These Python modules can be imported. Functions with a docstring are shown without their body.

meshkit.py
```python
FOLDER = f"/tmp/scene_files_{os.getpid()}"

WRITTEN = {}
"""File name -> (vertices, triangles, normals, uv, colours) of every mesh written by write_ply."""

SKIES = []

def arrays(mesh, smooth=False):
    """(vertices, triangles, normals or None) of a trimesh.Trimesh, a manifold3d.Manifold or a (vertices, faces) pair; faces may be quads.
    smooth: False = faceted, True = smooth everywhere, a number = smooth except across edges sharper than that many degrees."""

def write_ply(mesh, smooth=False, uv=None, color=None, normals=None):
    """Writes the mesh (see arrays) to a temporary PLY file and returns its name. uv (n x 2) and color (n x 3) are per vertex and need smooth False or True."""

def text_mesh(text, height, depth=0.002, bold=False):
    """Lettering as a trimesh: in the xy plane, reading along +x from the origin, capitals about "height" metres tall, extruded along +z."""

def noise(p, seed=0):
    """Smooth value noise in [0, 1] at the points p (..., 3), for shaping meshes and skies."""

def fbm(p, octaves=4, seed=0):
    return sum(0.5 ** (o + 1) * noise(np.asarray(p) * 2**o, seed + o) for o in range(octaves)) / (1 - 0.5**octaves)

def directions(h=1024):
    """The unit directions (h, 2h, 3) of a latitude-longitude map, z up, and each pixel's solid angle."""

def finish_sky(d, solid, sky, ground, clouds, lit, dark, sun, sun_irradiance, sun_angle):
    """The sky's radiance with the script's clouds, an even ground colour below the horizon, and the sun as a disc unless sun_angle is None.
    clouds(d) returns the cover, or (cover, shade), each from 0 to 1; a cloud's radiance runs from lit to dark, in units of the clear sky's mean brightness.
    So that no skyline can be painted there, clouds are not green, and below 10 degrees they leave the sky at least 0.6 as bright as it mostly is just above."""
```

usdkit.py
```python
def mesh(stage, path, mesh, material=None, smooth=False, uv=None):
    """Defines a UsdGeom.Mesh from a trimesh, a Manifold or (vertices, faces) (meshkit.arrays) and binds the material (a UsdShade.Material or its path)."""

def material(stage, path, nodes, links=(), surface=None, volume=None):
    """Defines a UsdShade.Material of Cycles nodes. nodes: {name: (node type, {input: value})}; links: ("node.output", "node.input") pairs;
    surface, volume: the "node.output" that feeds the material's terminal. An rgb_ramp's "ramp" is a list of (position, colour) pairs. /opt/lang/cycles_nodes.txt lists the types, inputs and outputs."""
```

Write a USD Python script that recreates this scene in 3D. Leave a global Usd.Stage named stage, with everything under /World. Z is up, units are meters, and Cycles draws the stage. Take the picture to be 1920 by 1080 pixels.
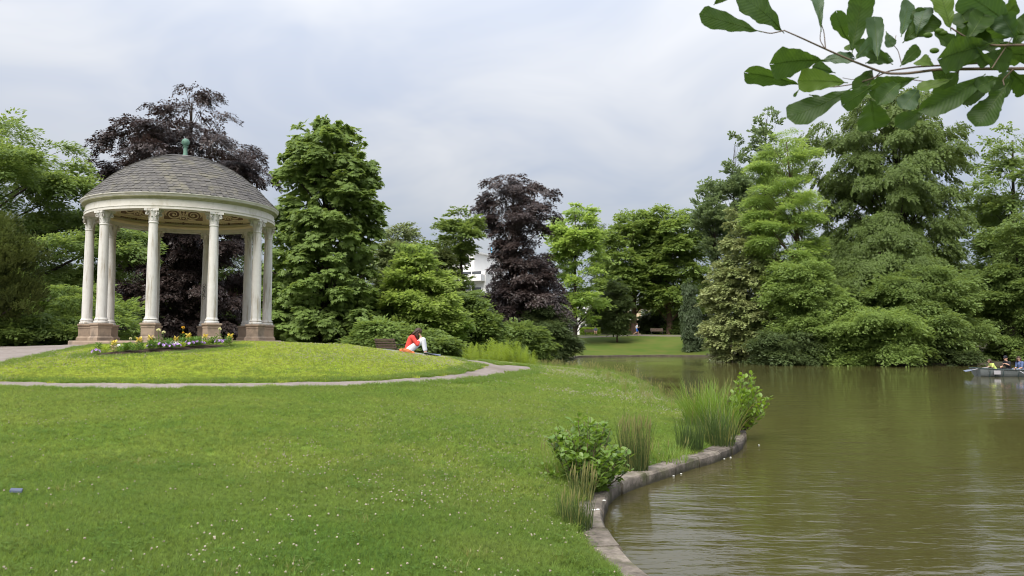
import math, numpy as np, trimesh, manifold3d as m3, usdkit, meshkit
from pxr import Usd, UsdGeom, UsdLux, UsdShade, Gf, Sdf, Vt
from scipy.interpolate import RBFInterpolator
from scipy.spatial import Delaunay, cKDTree
from shapely.geometry import Polygon, LineString, Point
import shapely

stage = Usd.Stage.CreateInMemory()
UsdGeom.SetStageUpAxis(stage, 'Z'); UsdGeom.SetStageMetersPerUnit(stage, 1.0)
world = UsdGeom.Xform.Define(stage, '/World'); stage.SetDefaultPrim(world.GetPrim())
UsdGeom.Scope.Define(stage, '/World/Looks')

# ---------------------------------------------------------------- camera, sky, sun, exposure
F, EYE, TH = 1450.0, 2.0, math.atan(96 / 1450.0)
cam = UsdGeom.Camera.Define(stage, '/World/camera')
cam.CreateHorizontalApertureAttr(36.0); cam.CreateVerticalApertureAttr(20.25)
cam.CreateFocalLengthAttr(36.0 * F / 1920); cam.CreateFStopAttr(11.0); cam.CreateFocusDistanceAttr(24.0)
cam.CreateClippingRangeAttr((0.05, 5000.0)); cam.CreateExposureAttr(2.0)
cam.AddTranslateOp().Set((0, 0, EYE)); cam.AddRotateXOp().Set(90 + math.degrees(TH))
SUN_EL, SUN_AZ = math.radians(52), math.radians(205)      # azimuth from +y towards +x: high and behind the viewer's left shoulder
SUN_STRENGTH, SKY_STRENGTH = 0.4, 0.1
sun = UsdLux.DistantLight.Define(stage, '/World/sun')
sun.CreateIntensityAttr(SUN_STRENGTH); sun.CreateAngleAttr(40.0); sun.CreateColorAttr((1.0, 0.95, 0.87)); sun.CreateNormalizeAttr(True)
sun.AddRotateZOp().Set(-math.degrees(SUN_AZ)); sun.AddRotateXOp().Set(-(90 - math.degrees(SUN_EL)))
sky = UsdLux.DomeLight.Define(stage, '/World/sky')
sky.GetPrim().SetCustomDataByKey('kind', 'structure')
CLOUD = 2.30
M_sky = usdkit.material(stage, '/World/Looks/sky', {
    'tc': ('texture_coordinate', {}), 'sp': ('separate_xyz', {}),
    'zc': ('math', {'math_type': 'maximum', 'value2': 0.0}),
    'zd': ('math', {'math_type': 'add', 'value2': 0.35}),
    'ix': ('math', {'math_type': 'divide'}), 'iy': ('math', {'math_type': 'divide'}),
    'pl': ('combine_xyz', {'z': 0.3}),
    'n1': ('noise_texture', {'scale': 0.85, 'detail': 2.5, 'roughness': 0.45, 'distortion': 0.35}),
    'n2': ('noise_texture', {'scale': 2.3, 'detail': 4.0, 'roughness': 0.5, 'distortion': 0.7}),
    'nm': ('mix_float', {'fac': 0.4}),
    'cr': ('rgb_ramp', {'ramp': [(0.0, (.52, .60, .78)), (0.38, (.57, .645, .80)), (0.47, (.67, .72, .83)), (0.54, (.80, .825, .88)), (0.62, (.93, .935, .955)), (1.0, (.98, .98, .99))]}),
    'g': ('math', {'math_type': 'multiply_add', 'value2': 1.9, 'value3': 0.45}),
    'gc': ('combine_color', {}),
    'cg': ('mix', {'mix_type': 'multiply', 'fac': 1.0}),
    'cl': ('mix', {'mix_type': 'multiply', 'fac': 1.0, 'color2': (CLOUD, CLOUD, CLOUD)}),
    'sky': ('sky_texture', {'sky_type': 'single_scattering', 'sun_disc': False, 'sun_elevation': SUN_EL, 'sun_rotation': SUN_AZ}),
    'mx': ('mix', {'fac': 0.95}), 'bg': ('background_shader', {'strength': SKY_STRENGTH})},
    [('tc.generated', 'sp.vector'), ('sp.z', 'zc.value1'), ('zc.value', 'zd.value1'), ('sp.x', 'ix.value1'), ('zd.value', 'ix.value2'),
     ('sp.y', 'iy.value1'), ('zd.value', 'iy.value2'), ('ix.value', 'pl.x'), ('iy.value', 'pl.y'), ('pl.vector', 'n1.vector'), ('pl.vector', 'n2.vector'),
     ('n1.fac', 'nm.a'), ('n2.fac', 'nm.b'), ('nm.result', 'cr.fac'), ('zc.value', 'g.value1'), ('g.value', 'gc.r'), ('g.value', 'gc.g'), ('g.value', 'gc.b'),
     ('cr.color', 'cg.color1'), ('gc.color', 'cg.color2'), ('cg.color', 'cl.color1'), ('sky.color', 'mx.color1'), ('cl.color', 'mx.color2'),
     ('mx.color', 'bg.color')], surface='bg.background')
UsdShade.MaterialBindingAPI.Apply(sky.GetPrim()).Bind(M_sky)

# ---------------------------------------------------------------- helpers
used = {}
def numbered(name, parent):
    k = (parent, name); n = used.get(k, -1) + 1; used[k] = n
    return f'{parent}/{name}' if n == 0 else f'{parent}/{name}_{n:03d}'
def tag(p, label=None, cat=None, group=None, kind=None):
    p = p.GetPrim() if hasattr(p, 'GetPrim') else p
    for k, v in (('label', label), ('category', cat), ('group', group), ('kind', kind)):
        if v: p.SetCustomDataByKey(k, v)
    return p
def path_of(parent): return '/World' if parent is None else str(parent.GetPath())
def thing(name, label, cat, loc=(0, 0, 0), rz=0, group=None, parent=None, scale=None, kind=None):
    x = UsdGeom.Xform.Define(stage, numbered(name, path_of(parent)))
    if tuple(loc) != (0, 0, 0): x.AddTranslateOp().Set(Gf.Vec3d(*map(float, loc)))
    if rz: x.AddRotateZOp().Set(float(rz))
    if scale: x.AddScaleOp().Set(Gf.Vec3f(*( (scale,) * 3 if np.ndim(scale) == 0 else scale)))
    tag(x, label, cat, group, kind); return x.GetPrim()
def obj(name, mesh, mat, parent=None, smooth=False, label=None, cat=None, group=None, kind=None, uv=None):
    m = usdkit.mesh(stage, numbered(name, path_of(parent)), mesh, mat, smooth=smooth, uv=uv)
    return tag(m, label, cat, group, kind)
def dup(src, name, label, loc, rz=0, scale=None, cat=None, group=None):
    x = UsdGeom.Xform.Define(stage, numbered(name, '/World'))
    x.GetPrim().GetReferences().AddInternalReference(src.GetPath())
    xf = UsdGeom.Xformable(x); xf.ClearXformOpOrder()
    for nm in list(x.GetPrim().GetPropertyNames()):
        pass
    xf.AddTranslateOp().Set(Gf.Vec3d(*map(float, loc))); xf.AddRotateZOp().Set(float(rz))
    s = scale or 1.0
    xf.AddScaleOp().Set(Gf.Vec3f(s, s, s) if np.ndim(s) == 0 else Gf.Vec3f(*s))
    tag(x, label, cat, group); x.GetPrim().SetInstanceable(True); return x.GetPrim()
def cat(ms): return trimesh.util.concatenate([m for m in ms if m is not None])
def TM(v, f): return trimesh.Trimesh(np.asarray(v, float), np.asarray(f, int), process=False)
def to_tm(mf):
    k = mf.to_mesh(); return TM(k.vert_properties[:, :3], k.tri_verts)
def box(sx, sy, sz, c=(0, 0, 0), rz=0, bev=0.0):
    if bev:
        pts = []
        for sg in np.ndindex(2, 2, 2):
            s = np.array(sg) * 2 - 1; h = np.array([sx, sy, sz]) / 2
            for k in range(3):
                q = h - bev; q[k] = h[k]; pts.append(s * q)
        m = trimesh.convex.convex_hull(np.array(pts))
    else: m = trimesh.creation.box([sx, sy, sz])
    if rz: m.apply_transform(trimesh.transformations.rotation_matrix(rz, [0, 0, 1]))
    m.apply_translation(c); return m
def lathe(prof, n=32, a0=0, a1=2 * math.pi):
    p = np.asarray(prof, float); full = abs(a1 - a0 - 2 * math.pi) < 1e-6
    a = np.linspace(a0, a1, n + (0 if full else 1), endpoint=not full)
    v = np.stack([p[:, None, 0] * np.cos(a), p[:, None, 0] * np.sin(a), np.repeat(p[:, 1:2], len(a), 1)], -1).reshape(-1, 3)
    fs, k = [], len(a)
    for i in range(len(p) - 1):
        for j in range(k if full else k - 1):
            q = [i * k + j, i * k + (j + 1) % k, (i + 1) * k + (j + 1) % k, (i + 1) * k + j]
            fs += [[q[0], q[1], q[2]], [q[0], q[2], q[3]]]
    return TM(v, fs)
def tube(pts, rad, sides=6, cap=True):
    p = np.asarray(pts, float); rad = np.broadcast_to(rad, (len(p),)).astype(float)
    t = np.gradient(p, axis=0); t /= np.linalg.norm(t, axis=1, keepdims=True) + 1e-12
    ref = np.array([0, 0, 1.0]) if abs(t[:, 2]).mean() < .8 else np.array([1.0, .05, 0])
    a = np.cross(t, ref); a /= np.linalg.norm(a, axis=1, keepdims=True) + 1e-12
    b = np.cross(t, a); g = np.arange(sides) * 2 * np.pi / sides
    v = (p[:, None] + rad[:, None, None] * (np.cos(g)[None, :, None] * a[:, None] + np.sin(g)[None, :, None] * b[:, None])).reshape(-1, 3)
    fs = []
    for i in range(len(p) - 1):
        for j in range(sides):
            q = [i * sides + j, i * sides + (j + 1) % sides, (i + 1) * sides + (j + 1) % sides, (i + 1) * sides + j]
            fs += [[q[0], q[2], q[1]], [q[0], q[3], q[2]]]
    if cap:
        n = len(v); v = np.vstack([v, p[:1], p[-1:]]); e = (len(p) - 1) * sides
        for j in range(sides): fs += [[n, j, (j + 1) % sides], [n + 1, e + (j + 1) % sides, e + j]]
    return TM(v, fs)
def bez(a, b, c, n=6):
    t = np.linspace(0, 1, n)[:, None]; a, b, c = map(np.asarray, (a, b, c))
    return (1 - t) ** 2 * a + 2 * t * (1 - t) * b + t * t * c
def ray(px, py):
    d = np.array([(px - 960) / F, 1.0, -(py - 540) / F]); c, s = math.cos(TH), math.sin(TH)
    return np.array([d[0], d[1] * c - d[2] * s, d[1] * s + d[2] * c])
def at(px, py, depth):
    d = ray(px, py); return np.array([0, 0, EYE]) + d * depth / d[1]
def onz(px, py, z=0.0):
    d = ray(px, py); return np.array([0, 0, EYE]) + d * (z - EYE) / d[2]
def unit(v): v = np.asarray(v, float); return v / (np.linalg.norm(v, axis=-1, keepdims=True) + 1e-12)

# ---------------------------------------------------------------- materials
L = '/World/Looks/'
def mat(name, c1, c2=None, scale=4.0, rough=0.7, bump=0.0, bscale=None, spec=0.3, detail=5, lo=.35, hi=.65, metal=0.0, dist=0.02, c3=None, s3=1.0, stretch=None):
    """a surface whose colour runs between c1 and c2 with noise, with a fine relief, and broad stains c3"""
    c2 = c2 or tuple(0.8 * x for x in c1)
    nodes = {'g': ('geometry', {}), 'n': ('noise_texture', {'scale': scale, 'detail': detail, 'roughness': .6}),
             'r': ('rgb_ramp', {'ramp': [(lo, c1), (hi, c2)]}), 'p': ('principled_bsdf', {'roughness': rough, 'specular_ior_level': spec, 'metallic': metal})}
    links = [('g.position', 'n.vector'), ('n.fac', 'r.fac')]
    src = 'r.color'
    if c3:
        nodes['n3'] = ('noise_texture', {'scale': s3, 'detail': 6, 'roughness': .65}); nodes['r3'] = ('rgb_ramp', {'ramp': [(.52, (0, 0, 0)), (.66, (1, 1, 1))]})
        nodes['b3'] = ('rgb_to_bw', {}); nodes['m3'] = ('mix', {'color2': c3})
        if stretch: nodes['mp3'] = ('mapping', {'scale': stretch}); links += [('g.position', 'mp3.vector'), ('mp3.vector', 'n3.vector')]
        else: links += [('g.position', 'n3.vector')]
        links += [('n3.fac', 'r3.fac'), ('r3.color', 'b3.color'), ('b3.val', 'm3.fac'), (src, 'm3.color1')]; src = 'm3.color'
    links.append((src, 'p.base_color'))
    if bump:
        nodes['nb'] = ('noise_texture', {'scale': bscale or scale * 6, 'detail': 4}); nodes['b'] = ('bump', {'strength': bump, 'distance': dist})
        links += [('g.position', 'nb.vector'), ('nb.fac', 'b.height'), ('b.normal', 'p.normal')]
    return usdkit.material(stage, L + name, nodes, links, surface='p.BSDF')
BRIGHT = 1.9
def leafmat(name, c1, c2, scale=0.5, trans=0.32, tcol=None, rough=0.5, vary=0.6, spec=.2, fine=0):
    if name.startswith('leaf_'): c1, c2 = tuple(BRIGHT * x for x in c1), tuple(BRIGHT * x for x in c2)
    if name.startswith('leaf_') and 'copper' not in name: c1, c2 = [(max(c[0], .76 * c[1]), c[1], max(c[2], .27 * c[1])) for c in (c1, c2)]
    if name.startswith('leaf_'): vary = .8; trans = trans + .12; tcol = tcol or (min(1, c1[0] * 2.1), min(1, c1[1] * 2.1), c1[2] * 1.5)
    tcol = tcol or (min(1, c1[0] * 1.9), min(1, c1[1] * 1.9), c1[2] * .8)
    v0 = 1 - vary / 2
    nodes = {'g': ('geometry', {}), 'n': ('noise_texture', {'scale': scale, 'detail': 3}), 'r': ('rgb_ramp', {'ramp': [(.35, c1), (.65, c2)]}),
        'v': ('map_range', {'from_min': 0., 'from_max': 1., 'to_min': v0, 'to_max': v0 + vary}), 'hh': ('map_range', {'from_min': 0., 'from_max': 1., 'to_min': .515, 'to_max': .485}),
        'h': ('hsv', {}), 'p': ('principled_bsdf', {'roughness': rough, 'specular_ior_level': spec}),
        'h2': ('hsv', {'color': tcol}), 't': ('translucent_bsdf', {}), 'm': ('mix_closure', {'fac': trans})}
    val = 'v.result'; links = []
    if fine:                     # tone that varies from tuft to tuft
        nodes |= {'nf': ('noise_texture', {'scale': fine, 'detail': 2, 'roughness': .7}), 'fr': ('map_range', {'from_min': .3, 'from_max': .7, 'to_min': .45, 'to_max': 1.55, 'clamp': True}), 'fm': ('math', {'math_type': 'multiply'})}
        links = [('g.position', 'nf.vector'), ('nf.fac', 'fr.value'), ('fr.result', 'fm.value1'), ('v.result', 'fm.value2')]; val = 'fm.value'
    return usdkit.material(stage, L + name, nodes, links + [('g.position', 'n.vector'), ('n.fac', 'r.fac'), ('r.color', 'h.color'), ('g.random_per_island', 'v.value'), ('g.random_per_island', 'hh.value'), ('hh.result', 'h.hue'), (val, 'h.value'),
         (val, 'h2.value'), ('h.color', 'p.base_color'), ('h2.color', 't.color'), ('p.BSDF', 'm.closure1'), ('t.BSDF', 'm.closure2')], surface='m.closure')


M = {}
M['lawn'] = mat('lawn', (.095, .155, .024), (.12, .175, .028), scale=.9, rough=.9, bump=.6, bscale=18, spec=.1, dist=.04, detail=8)
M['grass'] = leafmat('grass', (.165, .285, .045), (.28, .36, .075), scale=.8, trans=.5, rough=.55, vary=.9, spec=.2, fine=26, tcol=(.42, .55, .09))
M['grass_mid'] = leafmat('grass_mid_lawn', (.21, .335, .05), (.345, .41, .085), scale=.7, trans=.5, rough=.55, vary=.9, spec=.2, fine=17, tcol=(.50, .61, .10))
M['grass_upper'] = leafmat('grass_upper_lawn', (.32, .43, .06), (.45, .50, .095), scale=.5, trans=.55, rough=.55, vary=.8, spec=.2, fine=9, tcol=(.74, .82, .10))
M['far_lawn'] = mat('far_lawn', (0.0558, 0.093, 0.0136), (0.0868, 0.102, 0.0217), scale=.35, rough=.95, bump=.5, bscale=6, spec=.1, detail=8)
M['floor_wood'] = mat('woodland_floor', (.035, .035, .018), (.06, .055, .025), scale=.6, rough=.95, bump=.5, bscale=4)
M['path'] = mat('gravel_path', (0.223, 0.192, 0.174), (0.167, 0.14, 0.124), scale=7, rough=.95, bump=.5, bscale=60, dist=.01, c3=(0.149, 0.124, 0.105), s3=.5)
M['far_path'] = mat('far_path_earth', (.13, .11, .09), (.10, .085, .07), scale=2, rough=.95)
M['soil'] = mat('soil', (.055, .036, .024), (.03, .02, .013), scale=9, rough=1, bump=1, bscale=25, dist=.05)
M['clover'] = mat('clover_white', (.36, .335, .25), (.30, .23, .185), scale=30, rough=.8)
M['kerb'] = mat('kerb_stone', (.27, .225, .19), (.16, .135, .11), scale=3.2, rough=.9, bump=.7, bscale=22, dist=.02, c3=(.11, .115, .06), s3=2.2)
M['kerb'] = usdkit.material(stage, L + 'kerb_stone_wet_foot', {
    'g': ('geometry', {}), 's': ('separate_xyz', {}), 'n': ('noise_texture', {'scale': 4.5, 'detail': 8, 'roughness': .7}), 'r': ('rgb_ramp', {'ramp': [(.34, (.055, .048, .039)), (.5, (.125, .107, .089)), (.66, (.20, .172, .145))]}),
    'n2': ('noise_texture', {'scale': 1.7, 'detail': 6, 'roughness': .7}), 'r2': ('rgb_ramp', {'ramp': [(.50, (0, 0, 0)), (.64, (1, 1, 1))]}), 'b2': ('rgb_to_bw', {}), 'm2': ('mix', {'color2': (.055, .058, .026)}),
    'za': ('math', {'math_type': 'multiply_add', 'value2': .10, 'value3': -.05}), 'zs': ('math', {'math_type': 'add'}), 'zr': ('map_range', {'from_min': .02, 'from_max': .10, 'to_min': .85, 'to_max': 0., 'clamp': True}), 'm3': ('mix', {'color2': (.028, .026, .016)}),
    'oi': ('object_info', {}), 'ov': ('map_range', {'to_min': .8, 'to_max': 1.35}), 'oh': ('hsv', {}), 'nb': ('noise_texture', {'scale': 24, 'detail': 6, 'roughness': .65}), 'b': ('bump', {'strength': .9, 'distance': .02}), 'p': ('principled_bsdf', {'roughness': .9, 'specular_ior_level': .2})},
    [('g.position', 'n.vector'), ('g.position', 'n2.vector'), ('g.position', 'nb.vector'), ('g.position', 's.vector'), ('n.fac', 'r.fac'), ('n2.fac', 'r2.fac'), ('r2.color', 'b2.color'), ('b2.val', 'm2.fac'), ('r.color', 'm2.color1'),
     ('n.fac', 'za.value1'), ('s.z', 'zs.value1'), ('za.value', 'zs.value2'), ('zs.value', 'zr.value'), ('zr.result', 'm3.fac'), ('m2.color', 'm3.color1'), ('oi.random', 'ov.value'), ('m3.color', 'oh.color'), ('ov.result', 'oh.value'), ('oh.color', 'p.base_color'), ('nb.fac', 'b.height'), ('b.normal', 'p.normal')], surface='p.BSDF')
M['edging'] = mat('bank_edging', (.06, .052, .04), (.10, .085, .06), scale=2, rough=.95, bump=.5)
M['stone'] = mat('pedestal_stone', (.285, .218, .162), (.235, .178, .132), scale=2.5, rough=.9, bump=.35, bscale=40, dist=.01, c3=(.155, .122, .095), s3=1.6)
M['white'] = mat('painted_stone', (0.518, 0.497, 0.462), (0.462, 0.441, 0.399), scale=3, rough=.75, bump=.15, bscale=30, dist=.006, c3=(.40, .375, .32), s3=1.0, stretch=(2.5, 2.5, 1.2), spec=.25)
M['shaft'] = mat('weathered_white_shaft', (0.518, 0.504, 0.482), (0.475, 0.457, 0.432), scale=5, rough=.75, bump=.15, bscale=25, dist=.006, c3=(.30, .265, .215), s3=1.0, stretch=(7, 7, .7), spec=.25)
M['cream'] = mat('cream_ceiling', (.68, .585, .44), (.62, .53, .39), scale=2, rough=.85, c3=(.57, .48, .34), s3=1)
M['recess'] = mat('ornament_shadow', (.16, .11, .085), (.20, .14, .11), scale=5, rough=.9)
M['moss_trim'] = mat('cornice_moss', (0.315, 0.3, 0.203), (0.225, 0.225, 0.124), scale=2.2, rough=.85, c3=(0.158, 0.161, 0.075), s3=1.5)
M['slate'] = mat('slate', (0.075, 0.071, 0.069), (0.107, 0.1, 0.0925), scale=6, rough=.75, bump=.3, bscale=40, dist=.006, c3=(0.135, 0.125, 0.095), s3=1.6, spec=.3)
M['slate_b'] = mat('slate_darker', (0.0625, 0.059, 0.058), (0.095, 0.089, 0.083), scale=6, rough=.75, bump=.3, bscale=40, dist=.006, c3=(0.125, 0.117, 0.0875), s3=1.6, spec=.3)
M['slate_c'] = mat('slate_lighter', (0.0875, 0.0825, 0.0775), (0.12, 0.113, 0.1), scale=6, rough=.8, bump=.3, bscale=40, dist=.006, c3=(0.145, 0.135, 0.1), s3=1.6, spec=.3)
M['lead'] = mat('lead_cap', (0.216, 0.213, 0.216), (0.162, 0.159, 0.162), scale=3, rough=.6)
M['copper'] = mat('verdigris', (0.0744, 0.153, 0.117), (0.112, 0.195, 0.153), scale=9, rough=.7, c3=(0.0325, 0.0694, 0.0512), s3=6)
M['bark'] = mat('bark', (.055, .042, .032), (.03, .024, .019), scale=3, rough=.95, bump=.6, bscale=14)
M['bark_red'] = mat('bark_reddish', (.15, .095, .065), (.085, .055, .038), scale=3, rough=.95, bump=.6, bscale=14)
M['twig'] = mat('alder_twig', (.13, .09, .065), (.085, .06, .045), scale=60, rough=.7)
M['wood'] = mat('bench_wood', (.115, .08, .06), (.075, .052, .04), scale=6, rough=.7)
M['iron'] = mat('dark_iron', (.035, .034, .033), (.05, .048, .045), scale=6, rough=.5)
M['skin'] = mat('skin', (.52, .31, .22), (.46, .27, .19), scale=8, rough=.5)
M['hair'] = mat('brown_hair', (.055, .032, .022), (.035, .02, .014), scale=30, rough=.5)
M['red'] = mat('coral_red_knit', (.62, .065, .05), (.52, .05, .04), scale=20, rough=.85, bump=.3, bscale=90)
M['white_cloth'] = mat('white_cotton', (0.592, 0.6, 0.64), (0.528, 0.536, 0.584), scale=8, rough=.9, bump=.2, bscale=20)
M['blue_cloth'] = mat('slate_blue_cloth', (.10, .14, .27), (.075, .11, .22), scale=9, rough=.9)
M['royal'] = mat('royal_blue_cloth', (.03, .13, .50), (.025, .10, .42), scale=9, rough=.8)
M['black_cloth'] = mat('black_cloth', (.012, .013, .018), (.02, .02, .027), scale=9, rough=.9)
M['lime'] = mat('lime_shirt', (.48, .56, .16), (.40, .48, .12), scale=9, rough=.9)
M['orange'] = mat('orange_cloth', (.62, .20, .075), (.52, .16, .06), scale=9, rough=.85)
M['mat_grey'] = mat('grey_blanket', (0.306, 0.348, 0.391), (0.238, 0.272, 0.315), scale=12, rough=.95, bump=.3)
M['navy'] = mat('navy_jacket', (.10, .12, .17), (.14, .16, .21), scale=12, rough=.9, bump=.3)
M['paper'] = mat('blue_grey_paper', (.085, .10, .145), (.07, .085, .125), scale=6, rough=.6)
M['hull'] = mat('grey_boat_paint', (0.186, 0.205, 0.205), (0.149, 0.164, 0.164), scale=4, rough=.5, c3=(0.0806, 0.0868, 0.0744), s3=3)
M['hull_dark'] = mat('boat_rubbing_strake', (.05, .075, .075), (.04, .06, .06), scale=4, rough=.5)
M['plate'] = mat('pale_boat_plate', (0.35, 0.336, 0.35), (0.294, 0.287, 0.301), scale=20, rough=.6)
M['building'] = mat('white_render', (0.702, 0.693, 0.675), (0.648, 0.639, 0.621), scale=.5, rough=.8)
M['beige'] = mat('beige_render', (.52, .43, .30), (.46, .37, .26), scale=.7, rough=.85)
M['pane'] = mat('dark_window', (.05, .055, .06), (.08, .085, .09), scale=1, rough=.15, spec=.6)
M['spire'] = mat('blue_spire', (.12, .38, .60), (.10, .33, .54), scale=2, rough=.5)
M['graffiti'] = mat('black_spray', (.012, .012, .014), (.02, .02, .022), scale=9, rough=.8)
M['yellow_petal'] = leafmat('yellow_petal', (.78, .50, .07), (.72, .58, .16), scale=8, trans=.2, tcol=(.8, .55, .1), vary=.4)
M['pale_petal'] = leafmat('pale_yellow_petal', (.84, .78, .40), (.82, .74, .50), scale=8, trans=.15, tcol=(.8, .75, .4), vary=.25)
M['purple_petal'] = leafmat('purple_petal', (.42, .25, .62), (.55, .40, .75), scale=8, trans=.2, tcol=(.5, .3, .7), vary=.4)
M['white_petal'] = leafmat('white_petal', (.82, .82, .80), (.75, .76, .72), scale=8, trans=.2, tcol=(.8, .8, .75), vary=.2)
M['orange_petal'] = leafmat('orange_petal', (.85, .36, .02), (.80, .45, .03), scale=8, trans=.15, tcol=(.8, .4, .05), vary=.3)
M['peach_leaf'] = leafmat('peach_leaf', (.66, .45, .30), (.60, .52, .26), scale=9, trans=.25, tcol=(.7, .5, .3), vary=.5)
M['bed_leaf'] = leafmat('bed_leaf', (.10, .19, .035), (.20, .28, .05), scale=4, trans=.3, vary=.7)
M['dark_eye'] = mat('flower_eye', (.10, .035, .16), (.08, .03, .12), scale=9)
M['shrub_leaf'] = leafmat('waterside_shrub_leaf', (.17, .27, .05), (.25, .34, .07), scale=5, trans=.33, vary=.7, rough=.42, spec=.4)
M['tip_leaf'] = leafmat('young_alder_shrub_leaf', (.20, .30, .04), (.28, .38, .055), scale=4, trans=.38, vary=.6, rough=.42, spec=.4)
M['rush'] = leafmat('rush_blade', (.065, .105, .03), (.12, .15, .05), scale=4, trans=.25, vary=.8)
M['iris'] = leafmat('iris_blade', (.17, .26, .045), (.25, .33, .06), scale=4, trans=.38, vary=.6)
M['weed'] = leafmat('willowherb_leaf', (.26, .33, .045), (.33, .38, .07), scale=1.5, trans=.38, vary=.5)
M['clover_leaf'] = leafmat('clover_leaf', (.15, .26, .035), (.22, .31, .05), scale=2, trans=.4, vary=.8)
M['straw'] = leafmat('dry_grass', (.33, .29, .13), (.25, .24, .09), scale=4, trans=.3, vary=.6)
M['hedge'] = leafmat('hedge_leaf', (.20, .28, .03), (.26, .33, .04), scale=1, trans=.3, vary=.5)
def vein_leaf(name, c1, c2, tcol, trans, rough, spec):
    return usdkit.material(stage, L + name, {
        'u': ('uvmap', {'attribute': 'st'}), 'w': ('wave_texture', {'wave_type': 'bands', 'bands_direction': 'x', 'scale': 1.0, 'profile': 'sine'}),
        'wr': ('rgb_ramp', {'ramp': [(0, (1, 1, 1)), (.72, (1, 1, 1)), (1, (1.22, 1.18, 1.1))]}),
        'g': ('geometry', {}), 'n': ('noise_texture', {'scale': 45, 'detail': 4}), 'r': ('rgb_ramp', {'ramp': [(.3, c1), (.7, c2)]}),
        'mm': ('mix', {'mix_type': 'multiply', 'fac': 1.0}), 'tm': ('mix', {'mix_type': 'multiply', 'fac': 1.0, 'color1': tcol}),
        'b': ('bump', {'strength': .22, 'distance': .0012}),
        'p': ('principled_bsdf', {'roughness': rough, 'specular_ior_level': spec}), 't': ('translucent_bsdf', {}), 'm': ('mix_closure', {'fac': trans})},
        [('u.UV', 'w.vector'), ('w.fac', 'wr.fac'), ('g.position', 'n.vector'), ('n.fac', 'r.fac'), ('r.color', 'mm.color1'), ('wr.color', 'mm.color2'), ('wr.color', 'tm.color2'),
         ('mm.color', 'p.base_color'), ('tm.color', 't.color'), ('w.fac', 'b.height'), ('b.normal', 'p.normal'), ('p.BSDF', 'm.closure1'), ('t.BSDF', 'm.closure2')], surface='m.closure')
M['alder'] = vein_leaf('alder_leaf', (.026, .054, .012), (.040, .074, .016), (.075, .135, .016), .42, .5, .22)
M['alder_shiny'] = vein_leaf('alder_leaf_upper', (.038, .072, .034), (.052, .088, .042), (.07, .13, .02), .30, .48, .3)
M['alder_pale'] = vein_leaf('alder_leaf_young', (.07, .12, .02), (.09, .14, .028), (.16, .25, .03), .45, .5, .22)
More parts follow.
